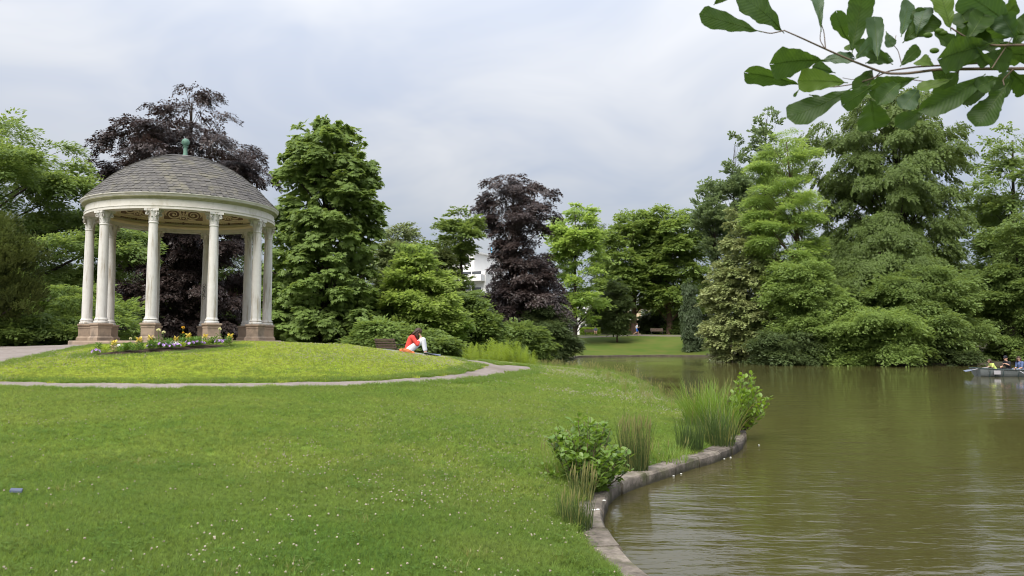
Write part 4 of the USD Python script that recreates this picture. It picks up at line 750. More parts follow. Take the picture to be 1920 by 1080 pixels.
# dark woodland behind everything
def woodland():
    r = np.random.default_rng(77); parts = []
    for k in range(70):
        x = r.uniform(-85, 110); y = r.uniform(124, 150); hh = r.uniform(8, 15)
        if 5 < x < 32: hh *= .55; y += 12
        if -14 < x < -2: hh *= .6
        z0 = 2.4; zr = z0 + np.array([0, .15, .4, .7, .9, 1]) * hh; rr = np.array([.7, 1.1, 1.2, 1., .6, .15]) * hh * .33
        m = flat_crown(crown(r, zr, np.full(6, x), np.full(6, y), rr, 1500, .6, boughs=22, flat=.6, spray=1.6, per=20, aspect=.6)[0]); parts.append(m)
    for k in range(26):
        x = r.uniform(-45, -4); y = r.uniform(64, 95); hh = r.uniform(4, 9)
        z0 = 1.6; zr = z0 + np.array([0, .15, .4, .7, .9, 1]) * hh; rr = np.array([.7, 1.1, 1.2, 1., .6, .15]) * hh * .36
        m = flat_crown(crown(r, zr, np.full(6, x), np.full(6, y), rr, 1500, .36, boughs=22, flat=.6, spray=1.1, per=20, aspect=.6)[0]); parts.append(m)
    obj('woodland', join(parts), M['lf_dark'], label='distant dark trees closing the park behind everything', cat='woodland', kind='stuff')
woodland()

# ---------------------------------------------------------------- buildings far behind
def rzm(m, a): m.apply_transform(trimesh.transformations.rotation_matrix(a, [0, 0, 1])); return m
def flats():
    p = gat(876, 134); t = thing('apartment_block', 'white modern apartment block with stepped balconies glimpsed between the trees', 'building', (p[0], p[1], p[2]), -24)
    H = 14.6
    obj('wall', cat([box(11, 12, 11.2, (-2, 6, 5.6)), box(8.2, 11, 3.4, (-3.2, 6.3, 12.9))]), M['building'], t)
    obj('roof', box(8.8, 11.6, .25, (-3.2, 6.2, 14.73)), M['building'], t); obj('roof_plant', box(3.2, 3, 1.3, (-4.4, 5, 15.5)), M['lead'], t)
    for k in range(5):
        z = 1.4 + k * 2.8; w = 9.6 if k < 4 else 6.6; cx = -2 if k < 4 else -3.2
        f = obj('window_band', box(w, .12, 1.35, (cx, -.02 if k < 4 else .78, z + .75)), M['pane'], t)
        for q in np.linspace(-w / 2, w / 2, 6): obj('frame', box(.14, .10, 1.35, (cx + q, -.12 if k < 4 else .68, z + .75)), M['building'], f)
        if k < 4:
            obj('balcony', cat([box(w + .8, 1.5, .18, (cx + .2, -.80, z - .25)), box(w + .8, .12, .95, (cx + .2, -1.5, z + .30)), box(.12, 1.4, .95, (cx + .2 + w / 2 + .34, -.8, z + .3)), box(.12, 1.4, .95, (cx + .2 - w / 2 - .34, -.8, z + .3))]), M['building'], t)
    p = gat(921.5, 150); z = at(921, 484, 150)[2]
    t = thing('roof_turret', 'small white turret with dark windows and a blue spike right of the white flats', 'tower', (p[0], p[1], p[2]))
    z -= p[2]; obj('shaft', box(1.5, 1.5, z - .9, (0, 0, (z - .9) / 2)), M['building'], t); obj('drum', lathe([(0, z - .95), (.72, z - .95), (.72, z - .6), (.62, z - .58), (.62, z + .55), (.74, z + .58), (.74, z + .72), (.3, z + .95), (0, z + 1.0)], 8), M['building'], t)
    for k in range(8):
        a = k * math.pi / 4 + math.pi / 8; obj('window', rzm(box(.03, .30, .85, (.595, 0, z)), a), M['pane'], t)
    obj('spike', lathe([(.13, z + .95), (.10, z + 1.3), (.12, z + 1.35), (.05, z + 2.6), (0, z + 2.65)], 10), M['spire'], t)
    p = gat(1198, 150); t = thing('beige_house', 'beige house with terrace doors half hidden behind the lindens', 'house', p, -4)
    obj('wall', box(9, 8, 5.6, (0, 4, 2.8)), M['beige'], t); obj('roof', to_tm(m3.Manifold.hull_points(np.array([[sx * x, 4 + sy * y, z] for sx in (-1, 1) for sy in (-1, 1) for x, y, z in ((4.9, 4.5, 5.6), (4.9, 4.5, 5.75), (3, .1, 7.6))], np.float32))), M['lead'], t)
    for x in (-3.2, -1.1, 1.1, 3.2):
        for z in (1.5, 4.1):
            f = obj('window', box(1.1, .06, 1.7, (x, -.02, z)), M['pane'], t); obj('frame', cat([box(.10, .10, 1.9, (x - .6, -.06, z)), box(.10, .10, 1.9, (x + .6, -.06, z)), box(1.3, .10, .10, (x, -.06, z + .92)), box(1.3, .10, .10, (x, -.06, z - .92))]), M['orange'] if z < 2 else M['building'], f)
    obj('terrace_canopy', box(9.4, 2.2, .18, (0, -1.2, 3.0)), M['beige'], t)
    for x in (-4, 0, 4): obj('post', box(.18, .18, 2.9, (x, -2.1, 1.45)), M['beige'], t)
    p = gat(1093, 146); t = thing('white_house', 'white house wall glimpsed above the yellow green hedge', 'house', p, 8)
    obj('wall', box(7, 7, 6.4, (0, 3.5, 3.2)), M['building'], t); obj('roof', to_tm(m3.Manifold.hull_points(np.array([[sx * x, 3.5 + sy * y, z] for sx in (-1, 1) for sy in (-1, 1) for x, y, z in ((3.8, 3.9, 6.4), (3.8, 3.9, 6.55), (2.2, .1, 8.2))], np.float32))), M['lead'], t)
    for x in (-2, 0, 2):
        for z in (1.6, 4.4): f = obj('window', box(.9, .06, 1.4, (x, -.02, z)), M['pane'], t); obj('sill', box(1.1, .2, .08, (x, -.1, z - .76)), M['building'], f)
flats()
def hedge():
    r = np.random.default_rng(88); p = gat(1106, 116); n = 5200; L_, D_, H_ = 3.0, 1.0, .95
    q = np.stack([r.uniform(-L_ / 2, L_ / 2, n), r.uniform(-D_ / 2, D_ / 2, n), r.uniform(0, H_, n)], 1); k = r.integers(0, 3, n)
    q[k == 0, 1] = -D_ / 2 + r.normal(0, .05, (k == 0).sum()); q[k == 1, 2] = H_ + r.normal(0, .05, (k == 1).sum())
    t = thing('hedge', 'clipped yellow green hedge behind the left far bench', 'hedge', p)
    obj('foliage', kites(q, r.normal(0, 1, (n, 3)), rdir(r, n), r.uniform(.1, .2, n), r.uniform(.07, .12, n)), M['hedge'], t)
    obj('core', box(L_ * .95, D_ * .8, H_ * .92, (0, 0, H_ * .46)), M['lf_mid'], t)
hedge()

# ---------------------------------------------------------------- benches
def make_bench(label, loc, rz, group=None):
    t = thing('park_bench', label, 'bench', loc, rz, group)
    for k in range(4): obj('seat_slat', box(1.8, .095, .03, (0, -.20 + k * .115, .45), bev=.006), M['wood'], t)
    for k in range(4): obj('back_slat', box(1.8, .028, .085, (0, .235 + .03 * k, .54 + k * .105), bev=.006), M['wood'], t)
    for x in (-.75, .75):
        obj('leg', tube([(x, -.23, 0), (x, -.22, .43)], .022, 6), M['iron'], t); obj('leg', tube([(x, .20, 0), (x, .20, .43), (x, .34, .93)], .022, 6), M['iron'], t)
        obj('armrest', tube([(x, -.22, .43), (x, -.22, .64), (x, .27, .66)], .02, 6), M['iron'], t)
    return t
p = gat(733, 34.0); p[2] = h1(p[0], p[1])
b0 = make_bench('dark wooden park bench at the foot of the lawn behind the seated woman', p, 128)
p1 = gat(1108, 109); dup(b0, 'park_bench', 'far wooden bench with a person sitting at its right end', p1, 6)
p2 = gat(1232, 110.5); dup(b0, 'park_bench', 'empty brownish bench on the far path right of the jogger', p2, -4)

# ---------------------------------------------------------------- people
def bones(chains, el=.022, smooth=6):
    parts = []
    for ch in chains:
        for (p, a), (q, b) in zip(ch[:-1], ch[1:]):
            s = [m3.Manifold.sphere(r_, 14).translate(tuple(map(float, c))) for c, r_ in ((p, a), (q, b))]
            parts.append(m3.Manifold.batch_hull(s))
    mf = m3.Manifold.batch_boolean(parts, m3.OpType.Add).refine_to_length(el); m = to_tm(mf); m.merge_vertices()
    trimesh.smoothing.filter_taubin(m, iterations=smooth); return m
def hand(w, d, up, size=.085, curl=.5):
    """palm and five fingers from the wrist w along d"""
    w, d = np.asarray(w, float), unit(d); up = unit(np.asarray(up) - d * np.dot(up, d)); s = np.cross(d, up); ch = [[(w, .024), (w + d * size * .5, .027)]]
    for k, (o, ln) in enumerate(((-.030, .062), (-.010, .075), (.010, .070), (.028, .055))):
        a = w + d * size * .9 + s * o; ch.append([(w + d * size * .35 + s * o * .6, .013), (a, .0105), (a + (d * (1 - curl * .4) - up * curl) * ln * .55, .0095), (a + (d * (1 - curl) - up * curl * 1.5) * ln, .008)])
    a = w + d * size * .25 - s * .03; ch.append([(a + s * .02, .013), (a + (d * .5 - s * .6) * .045, .011), (a + (d * .9 - s * .5) * .075, .0095)])
    return ch
def head(c, fwd, up, s=1.0):
    c, f, u = np.asarray(c, float), unit(fwd), unit(up); l = np.cross(u, f); k = lambda a, b, z, r: (c + (f * a + l * b + u * z) * s, r * s)
    return [[k(-.02, 0, .035, .085), k(.012, 0, .02, .078)], [k(.02, 0, -.01, .066), k(.045, 0, -.085, .034)], [k(.085, 0, .025, .010), k(.108, 0, -.018, .014)], [k(.075, -.018, -.058, .012), k(.075, .018, -.058, .012)],
            [k(-.01, .083, .005, .014), k(-.01, .086, -.03, .010)], [k(-.01, -.083, .005, .014), k(-.01, -.086, -.03, .010)]]
def eyes(c, fwd, up, s=1.0):
    c, f, u = np.asarray(c, float), unit(fwd), unit(up); l = np.cross(u, f); out = []
    for b in (-.032, .032): e = trimesh.creation.icosphere(1, .012 * s); e.apply_translation(c + (f * .083 + l * b + u * .012) * s); out.append(e)
    return cat(out)
def hairdo(c, fwd, up, length=0.0, s=1.0, side=True):
    c, f, u = np.asarray(c, float), unit(fwd), unit(up); l = np.cross(u, f); k = lambda a, b, z, r: (c + (f * a + l * b + u * z) * s, r * s)
    ch = [[k(-.035, 0, .045, .098), k(.012, 0, .062, .083)], [k(-.055, 0, .0, .085), k(-.05, 0, -.05, .06)]]
    if length:
        for b in (-.075, 0, .075): ch.append([k(-.05, b, .01, .05), k(-.055, b * 1.1, -.06 - length * .5, .046), k(-.05, b, -.06 - length, .03)])
        if side:
            for b in (-.088, .088): ch.append([k(.01, b, .03, .032), k(.02, b, -.05 - length * .6, .028)])
    return bones(ch, .02, 4)
def V3(*a): return np.array(a, float)
# the woman in red: seated, facing right, head bowed over her drawn up knees
wp_ = gat(766.5, 25.6); gz = wp_[2]
w = thing('person', 'woman in coral red cardigan and white trousers sitting on the lawn, head bowed', 'person', wp_, 0)
sl = [h1(wp_[0] + d, wp_[1]) - gz for d in (0, .3, .55, .7)]
hd, hf, hu = V3(.30, 0, .70), V3(.62, 0, -.78), V3(.78, 0, .62)
kn, an_, hp = [V3(.47, s * .10, .45) for s in (-1, 1)], [V3(.56, s * .10, sl[2] + .10) for s in (-1, 1)], [V3(.04, s * .09, .13) for s in (-1, 1)]
shd, elb, wri = [V3(.15, s * .17, .52) for s in (-1, 1)], [V3(.31, s * .20, .30) for s in (-1, 1)], [V3(.41, s * .09, .53) for s in (-1, 1)]
bd = [[(V3(0, 0, .14), .12), (V3(.03, 0, .30), .105), (V3(.10, 0, .47), .115), (V3(.18, 0, .585), .06), (V3(.25, 0, .64), .048), (hd, .06)]] + head(hd, hf, hu)
for i in (0, 1):
    bd += [[(V3(.12, 0, .53), .08), (shd[i], .055), (elb[i], .040), (wri[i], .027)], [(hp[i], .10), (kn[i], .062), (an_[i], .040), (an_[i] + V3(.02, 0, -.05), .035), (an_[i] + V3(.13, 0, -.095 + (sl[3] - sl[2])), .026)]] + hand(wri[i], hd + V3(.06, 0, -.03) - wri[i], V3(1, 0, .3), curl=.4)
obj('body', bones(bd, .018), M['skin'], w, smooth=True)
obj('trousers', bones([[(V3(0, 0, .135), .13), (V3(.02, 0, .24), .115)]] + [[(hp[i], .118), (kn[i], .082), (an_[i] + (kn[i] - an_[i]) * .22, .062)] for i in (0, 1)], .02), M['white_cloth'], w, smooth=True)
obj('cardigan', bones([[(V3(-.01, 0, .13), .138), (V3(.03, 0, .30), .128), (V3(.10, 0, .47), .138), (V3(.17, 0, .565), .085)]] + [[(V3(.12, 0, .53), .10), (shd[i], .080), (elb[i], .062), (elb[i] + (wri[i] - elb[i]) * .35, .05)] for i in (0, 1)], .02), M['red'], w, smooth=True)
obj('hair', cat([hairdo(hd, hf, hu, .12), bones([[(hd + V3(-.04, s * .07, .02), .05), (hd + V3(-.02, s * .08, -.13), .045), (hd + V3(.01, s * .07, -.22), .02)] for s in (-1, 1)], .02, 4)]), M['hair'], w, smooth=True)
obj('eyes', eyes(hd, hf, hu), M['iron'], w)
# rowing boat and its crew
BX, BY = at(1828, 640, 42.0)[0] + 2.1, 42.0
def boat():
    t = thing('rowing_boat', 'grey wooden rowing boat with a pale plate at its stern, carrying three people', 'boat', (BX, BY, 0), 3)
    xs = np.linspace(-2.1, 2.1, 15); out, inn = [], []
    def sec(x, off):
        u_ = (x + 2.1) / 4.2; half = .62 * (1 - max(0, (u_ - .5) / .5) ** 2.2 * .93) * (1 - .28 * max(0, (.35 - u_) / .35) ** 1.6) - off; half = max(half, .02)
        g = .355 + .09 * (2 * u_ - 1) ** 2; keel = -.12 + .12 * max(0, (u_ - .7) / .3) ** 2 + .05 * max(0, (.2 - u_) / .2) + off
        th = np.linspace(-1, 1, 11); xx = x + (-.17 * (1 - 0) * max(0, (.12 - u_) / .12)) * 0
        return [(xx - .16 * max(0, 1 - u_ / .15) * ((keel + (g - keel) * abs(a) ** 2.2) / g), half * np.sign(a) * abs(a) ** .55, keel + (g - keel) * abs(a) ** 2.2) for a in th]
    A = np.array([sec(x, 0) for x in xs]); Bq = np.array([sec(x, .035) for x in xs]); Bq[..., 2] = np.minimum(Bq[..., 2], A[..., 2])
    n, k = 15, 11; v = np.vstack([A.reshape(-1, 3), Bq.reshape(-1, 3)]); ff = []; o = n * k
    for i in range(n - 1):
        for j in range(k - 1):
            a, b, c, d = i * k + j, i * k + j + 1, (i + 1) * k + j + 1, (i + 1) * k + j
            ff += [[a, b, c], [a, c, d], [o + a, o + c, o + b], [o + a, o + d, o + c]]
        for j in (0, k - 1): a, d = i * k + j, (i + 1) * k + j; ff += [[a, d, o + d], [a, o + d, o + a]]
    for i in (0, n - 1):
        cen = len(v); v = np.vstack([v, v[i * k:(i + 1) * k].mean(0)[None]]); ff += [[cen, i * k + j, i * k + j + 1] for j in range(k - 1)] + [[cen, i * k + k - 1, i * k]]
    obj('hull', (v, ff), M['hull'], t, smooth=40)
    for j in (0, k - 1): obj('gunwale', tube(A[:, j] + [0, 0, .012], .026, 6), M['hull_dark'], t, smooth=True)
    obj('stern_rail', tube([A[0, 0] + [0, 0, .012], A[0, 5] * [1, 1, 0] + [-.02, 0, A[0, 0][2] + .012], A[0, -1] + [0, 0, .012]], .026, 6), M['hull_dark'], t)
    obj('floor', box(3.2, .7, .02, (-.1, 0, .02)), M['hull_dark'], t)
    for x in (-1.2, -.1, 1.0): obj('thwart', box(.26, 1.06, .035, (x, 0, .24), bev=.005), M['wood'], t)
    for x in (-1.75, -1.45, -1.05, -.2, .6): obj('rib', tube([(x, -.60 + .10 * max(0, (-1.2 - x)) ** 1 + .012, .30), (x, -.575 + .12 * max(0, (-1.2 - x)), .14), (x, -.50 + .12 * max(0, -1.2 - x), .0)], .022, 5), M['hull_dark'], t)
    obj('plate', box(.36, .018, .20, (-1.42, -.615, .235)), M['plate'], t, label='pale square plate on the boat side')
    for y in (-.6, .6): obj('oarlock', cat([tube([(-.85, y, .33), (-.85, y, .42)], .014, 5), tube([(-.89, y, .48), (-.87, y, .42), (-.83, y, .42), (-.81, y, .48)], .011, 5)]), M['iron'], t)
    return t
boat()
def oar(label, a, b):
    a, b = np.asarray(a, float), np.asarray(b, float); d = unit(b - a); n = np.linalg.norm(b - a); t = thing('oar', label, 'oar', a)
    obj('shaft', tube([a * 0, d * n * .7], .021, 7), M['plate'], t); obj('grip', tube([a * 0 - d * .02, d * .16], .025, 7), M['wood'], t)
    s = unit(np.cross(d, [0, 0, 1])); up = np.cross(s, d); q = []
    for u_, w_ in ((.68, .022), (.74, .05), (.85, .085), (1.0, .075)):
        for sg in (-1, 1): q += [d * n * u_ + up * sg * w_ * .35 + s * sg * w_ + up * .008, d * n * u_ + up * sg * w_ * .35 + s * sg * w_ - up * .008]
    obj('blade', trimesh.convex.convex_hull(np.array(q)), M['navy'], t)
def seated(name, label, loc, yaw, shirt, trousers, hl, arms, lean=.1, s=1.0, hat=None, glasses=False, hat_c=None, turn=0.0):
    """a person on a thwart, facing +x before the turn; arms: two wrist positions"""
    t = thing(name, label, 'person', loc, yaw, scale=s)
    hip = [V3(0, q * .09, .08) for q in (-1, 1)]; kn = [V3(.40, q * .11, .13) for q in (-1, 1)]; an = [V3(.42, q * .10, -.17) for q in (-1, 1)]
    ch, nk = V3(lean * .75, 0, .40), V3(lean * 1.15, 0, .56); hd = V3(lean * 1.35 + .02, 0, .69); ff = unit(V3(math.cos(turn), math.sin(turn), -.12)); uu = unit(V3(lean * .3, 0, 1))
    shd = [V3(lean * .95, q * .175, .49) for q in (-1, 1)]; wr = [np.asarray(a, float) for a in arms]; el = [(a + b) / 2 + V3(-.06, q * .07, -.10) for a, b, q in zip(shd, wr, (-1, 1))]
    bd = [[(V3(0, 0, .09), .12), (V3(lean * .3, 0, .24), .105), (ch, .118), (nk, .052), (hd, .058)]] + head(hd, ff, uu)
    for i in (0, 1): bd += [[(ch + V3(0, 0, .06), .08), (shd[i], .055), (el[i], .040), (wr[i], .027)], [(hip[i], .092), (kn[i], .060), (an[i], .040), (an[i] + V3(.12, 0, -.03), .03)]] + hand(wr[i], unit(wr[i] - el[i]), V3(0, 0, 1), curl=.8)
    obj('body', bones(bd, .022), M['skin'], t, smooth=True)
    obj('shirt', bones([[(V3(0, 0, .10), .133), (V3(lean * .3, 0, .24), .125), (ch, .136), (nk - V3(0, 0, .05), .075)]] + [[(ch + V3(0, 0, .06), .09), (shd[i], .076), (shd[i] + (el[i] - shd[i]) * .8, .058)] for i in (0, 1)], .025), M[shirt], t, smooth=True)
    obj('trousers', bones([[(V3(0, 0, .08), .128), (V3(.03, 0, .14), .11)]] + [[(hip[i], .105), (kn[i], .075), (an[i], .055)] for i in (0, 1)], .025), M[trousers], t, smooth=True)
    obj('hair', hairdo(hd, ff, uu, hl), M['hair'], t, smooth=True); obj('eyes', eyes(hd, ff, uu), M['iron'], t)
    if hat: obj('cap', cat([bones([[(hd + uu * .075 - ff * .02, .098), (hd + uu * .085 + ff * .015, .092)], [(hd + uu * .07 + ff * .06, .05), (hd + uu * .06 + ff * .14, .03)]], .025, 3)]), M['black_cloth'], t, smooth=True)
    if glasses:
        l_ = np.cross(uu, ff); obj('sunglasses', cat([tube([hd + ff * .092 + uu * .012 + l_ * q * .012, hd + ff * .088 + uu * .012 + l_ * q * .055], .018, 6) for q in (-1, 1)]), M['iron'], t)
    return t
cx_, mx_, wx_ = at(1864, 640, 42)[0], at(1893, 640, 42)[0], at(1909, 640, 42)[0]
seated('person', 'brown haired child in a lime shirt leaning forward on an oar in the boat', (cx_, BY - .02, .25), 178, 'lime', 'navy', .02, [(.46, -.06, .30), (.48, .12, .32)], lean=.26, s=.82)
seated('person', 'adult in a black t-shirt and dark cap in the rowing boat', (mx_, BY + .12, .26), 186, 'black_cloth', 'black_cloth', .0, [(.36, -.12, .26), (.34, .15, .42)], lean=.14, hat=True, turn=.6)
seated('person', 'woman in a blue shirt and sunglasses beside the adult with the dark cap', (wx_, BY - .16, .25), 190, 'blue_cloth', 'navy', .10, [(.34, -.06, .16), (.33, .07, .15)], lean=.08, glasses=True, turn=.9)
oar('oar with a dark blade held out behind the boat by the child', (cx_ - .36, BY - .22, .52), (at(1806, 694, 41.6)[0], 41.5, .30))
oar('oar lying across the boat in front of the black shirted adult', (mx_ - .05, BY - .35, .47), (at(1917, 702, 41.2)[0] + .2, 41.0, .06))
# jogger and bench sitter beyond the lake
jp = gat(1194, 107.2)
j = thing('person', 'jogger in a white t-shirt and blue shorts on the far path', 'person', jp, 0)
hd = V3(.06, 0, 1.62)
J = [[(V3(0, 0, .93), .11), (V3(.02, 0, 1.12), .105), (V3(.05, 0, 1.32), .12), (V3(.06, 0, 1.46), .05), (hd, .055)]] + head(hd, V3(1, 0, -.1), V3(0, 0, 1))
legs = [[V3(0, .09, .92), V3(.30, .09, .58), V3(.16, .09, .20), V3(.27, .09, .13)], [V3(0, -.09, .92), V3(-.02, -.09, .50), V3(-.40, -.09, .28), V3(-.44, -.09, .17)]]
arms = [[V3(.05, .19, 1.38), V3(-.16, .23, 1.16), V3(.06, .20, 1.03)], [V3(.05, -.19, 1.38), V3(.08, -.23, 1.10), V3(.30, -.17, 1.18)]]
legs[0] = [V3(0, .09, .92), V3(.22, .09, .54), V3(.20, .09, .10), V3(.32, .09, .04)]
for l_, a_ in zip(legs, arms): J += [[(l_[0], .085), (l_[1], .06), (l_[2], .038), (l_[3], .03)], [(V3(.05, 0, 1.36), .08), (a_[0], .052), (a_[1], .04), (a_[2], .028)]] + hand(a_[2], unit(a_[2] - a_[1]), V3(0, 0, 1), curl=.9)
obj('body', bones(J, .025), M['skin'], j, smooth=True)
obj('shirt', bones([[(V3(.0, 0, .98), .122), (V3(.02, 0, 1.12), .125), (V3(.05, 0, 1.32), .14), (V3(.06, 0, 1.41), .08)]] + [[(V3(.05, 0, 1.36), .09), (a_[0], .075), (a_[0] + (a_[1] - a_[0]) * .6, .062)] for a_ in arms], .03), M['white_cloth'], j, smooth=True)
obj('shorts', bones([[(V3(0, 0, .90), .128), (V3(0, 0, 1.0), .12)]] + [[(l_[0], .11), (l_[0] + (l_[1] - l_[0]) * .75, .09)] for l_ in legs], .03), M['royal'], j, smooth=True)
obj('hair', hairdo(hd, V3(1, 0, -.1), V3(0, 0, 1), 0), M['hair'], j, smooth=True); obj('eyes', eyes(hd, V3(1, 0, -.1), V3(0, 0, 1)), M['iron'], j)
bp = gat(1117, 108.6); seated('person', 'person in dark clothes with bare legs at the end of the far bench', (bp[0], bp[1], bp[2] + .46), 262, 'navy', 'skin', .05, [(.33, -.10, .16), (.33, .10, .16)], lean=.10)

# things on the lawn
def draped(x0, x1, y0, y1, n=16, m=6, lift=.035, wr=.03, seed=1):
    X = np.linspace(x0, x1, n); Y = np.linspace(y0, y1, m); g = np.array([(x, y) for x in X for y in Y]); z = height(g) + lift + wr * (meshkit.noise(np.c_[g * 4, 0 * g[:, 0]], seed) - .3)
    v = np.c_[g, z]; ff = []
    for i in range(n - 1):
        for j_ in range(m - 1): b = i * m + j_; ff += [[b, b + m, b + m + 1], [b, b + m + 1, b + 1]]
    k = len(v); v = np.vstack([v, v - [0, 0, .02]]); f2 = [[a + k, c + k, b + k] for a, b, c in ff]
    ed = [i * m for i in range(n)] + [(n - 1) * m + j_ for j_ in range(1, m)] + [i * m + m - 1 for i in range(n - 2, -1, -1)] + [j_ for j_ in range(m - 2, 0, -1)]
    for a, b in zip(ed, ed[1:] + ed[:1]): f2 += [[a, b, b + k], [a, b + k, a + k]]
    return v, ff + f2
xa, xb_, xc = at(711, 640, 25.3)[0], at(765, 640, 25.3)[0], at(826, 640, 25.3)[0]
obj('blanket', draped(xa, xc - .15, 25.25, 26.3, 26, 8), M['mat_grey'], smooth=40, label='pale grey blue blanket spread under the seated woman', cat='blanket')
obj('jacket', draped(at(795, 640, 25.1)[0], xc, 25.0, 25.45, 16, 7, .07, .09, 3), M['navy'], smooth=40, label='dark striped jacket lying at the woman\'s feet', cat='jacket')
bx_, by_ = at(762, 640, 25.2)[0], 25.15
t = thing('bag', 'flat orange bag lying on the grass beside the seated woman', 'bag', (bx_, by_, h1(bx_, by_) + .05))
obj('bag_body', bones([[(V3(-.17, 0, .05), .055), (V3(.05, .02, .02), .06), (V3(.24, .0, -.03), .04)]], .03), M['orange'], t, smooth=True); obj('strap', tube(bez((-.15, -.04, .07), (.02, -.14, .16), (.2, -.03, .0), 10), .012, 5), M['orange'], t)
pp = ground(30, 928); v, f = draped(pp[0] - .055, pp[0] + .055, pp[1] - .055, pp[1] + .055, 6, 5, .035, .03, 9); v[:, 0] += (v[:, 1] - pp[1]) * -.5
obj('paper_scrap', (v, f), M['paper'], label='blue grey scrap of paper lying in the grass at the left edge', cat='litter')
FE = ['at the kerb below the reed bed', 'on open water right of the kerb tip', 'against the tip of the kerb', 'nearest the viewer of two beside the middle of the kerb', 'left one of two beside the middle of the kerb', 'between two others near the reed bed kerb', 'far out on the lake before the far grass bank']
for k, (px, py) in enumerate([(1370, 858), (1423, 835), (1397, 826), (1277, 889), (1263, 893), (1358, 861), (1331, 675)]):
    q = onz(px, py); s = .013 if py > 700 else .07; b = trimesh.creation.icosphere(2, s); b.apply_scale((1.3, 1, .5)); b.vertices += .25 * s * (meshkit.noise(b.vertices / s * 1.5 + k, 2)[:, None] - .5); b.apply_translation((q[0], q[1], .006))
    obj('feather', b, M['white_petal'], label='tiny white feather floating ' + FE[k], cat='feather', group='white feathers on the water')
for k, (px, py) in enumerate([(1133, 939), (1113, 957), (1121, 956)]):
    q = onz(px, py, .16); b = trimesh.creation.icosphere(2, .014); b.apply_scale((1.5, 1, .5)); b.apply_translation((q[0], q[1], .165)); obj('petal', b, M['white_petal'], label='white petal on the kerb below the leafy bush, ' + ('farthest', 'left one of the nearer pair', 'right one of the nearer pair')[k], cat='petal', group='white petals on the kerb stones')

# ---------------------------------------------------------------- grass, clover, waterside plants
def blades(r, n, hgt, wid, rad=None, box_=None, lean=.35, curve=.5, segs=2, hv=.55):
    if box_ is not None: P = np.c_[r.uniform(-box_, box_, (n, 2)), np.zeros(n)]
    else:
        a = r.uniform(0, 6.283, n); q = rad * np.sqrt(r.uniform(0, 1, n)); P = np.c_[q * np.cos(a), q * np.sin(a), np.zeros(n)]
    a = r.uniform(0, 6.283, n); d = np.c_[np.cos(a), np.sin(a), np.zeros(n)]; s = np.c_[-np.sin(a + r.normal(0, .6, n)), np.cos(a), np.zeros(n)]
    if rad is not None and box_ is None: d = unit(d + P / (rad + 1e-6) * 1.2); s = np.cross([0, 0, 1.0], d)
    h = hgt * r.uniform(1 - hv, 1 + hv, n); w = wid * r.uniform(.7, 1.3, n); ln = lean * r.uniform(.2, 1.2, n); cv = curve * r.uniform(.3, 1.3, n)
    V_, t_ = [], np.linspace(0, 1, segs + 1)
    for t in t_:
        c = P + np.array([0, 0, 1.0]) * (h * t * (1 - .25 * cv * t * t))[:, None] + d * (h * (ln * t + cv * t * t * .6))[:, None]
        ww = (w / 2 * (1 - t ** 1.5))[:, None] * s
        V_ += [c - ww, c + ww] if t < 1 else [c]
    v = np.stack(V_, 1); k = v.shape[1]; v = v.reshape(-1, 3); i = np.arange(n)[:, None] * k; ff = []
    for q in range(segs - 1): ff.append(i + [2 * q, 2 * q + 1, 2 * q + 3]); ff.append(i + [2 * q, 2 * q + 3, 2 * q + 2])
    ff.append(i + [2 * segs - 2, 2 * segs - 1, 2 * segs]); return v, np.vstack(ff)
def normals(xy):
    e = .12; dx = (height(xy + [e, 0]) - height(xy - [e, 0])) / (2 * e); dy = (height(xy + [0, e]) - height(xy - [0, e])) / (2 * e); return unit(np.c_[-np.clip(dx, -.6, .6), -np.clip(dy, -.6, .6), np.ones(len(xy))])
def frames(r, N):
    a = r.uniform(0, 6.283, len(N)); X = np.c_[np.cos(a), np.sin(a), np.zeros(len(N))]; X = unit(X - N * (X * N).sum(1, keepdims=True)); return np.stack([X, np.cross(N, X), N], 2)
blocked = shapely.union_all([path_poly.buffer(.02), bed_poly, lake.buffer(.255), Point(CG).buffer(3.62), woods])
def lawn_points(r, n, y0, y1, x0=-26, x1=8, block=blocked):
    q = np.c_[r.uniform(x0, x1, n), r.uniform(y0, y1, n)]; q = q[(np.abs(q[:, 0]) < q[:, 1] * .72 + .9)]
    return q[~shapely.contains_xy(block, q[:, 0], q[:, 1])]
r = np.random.default_rng(21)
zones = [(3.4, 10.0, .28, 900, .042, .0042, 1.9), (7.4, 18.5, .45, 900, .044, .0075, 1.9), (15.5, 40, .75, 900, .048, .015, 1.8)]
gP, gR, gS, gI, gM = [], [], [], [], []
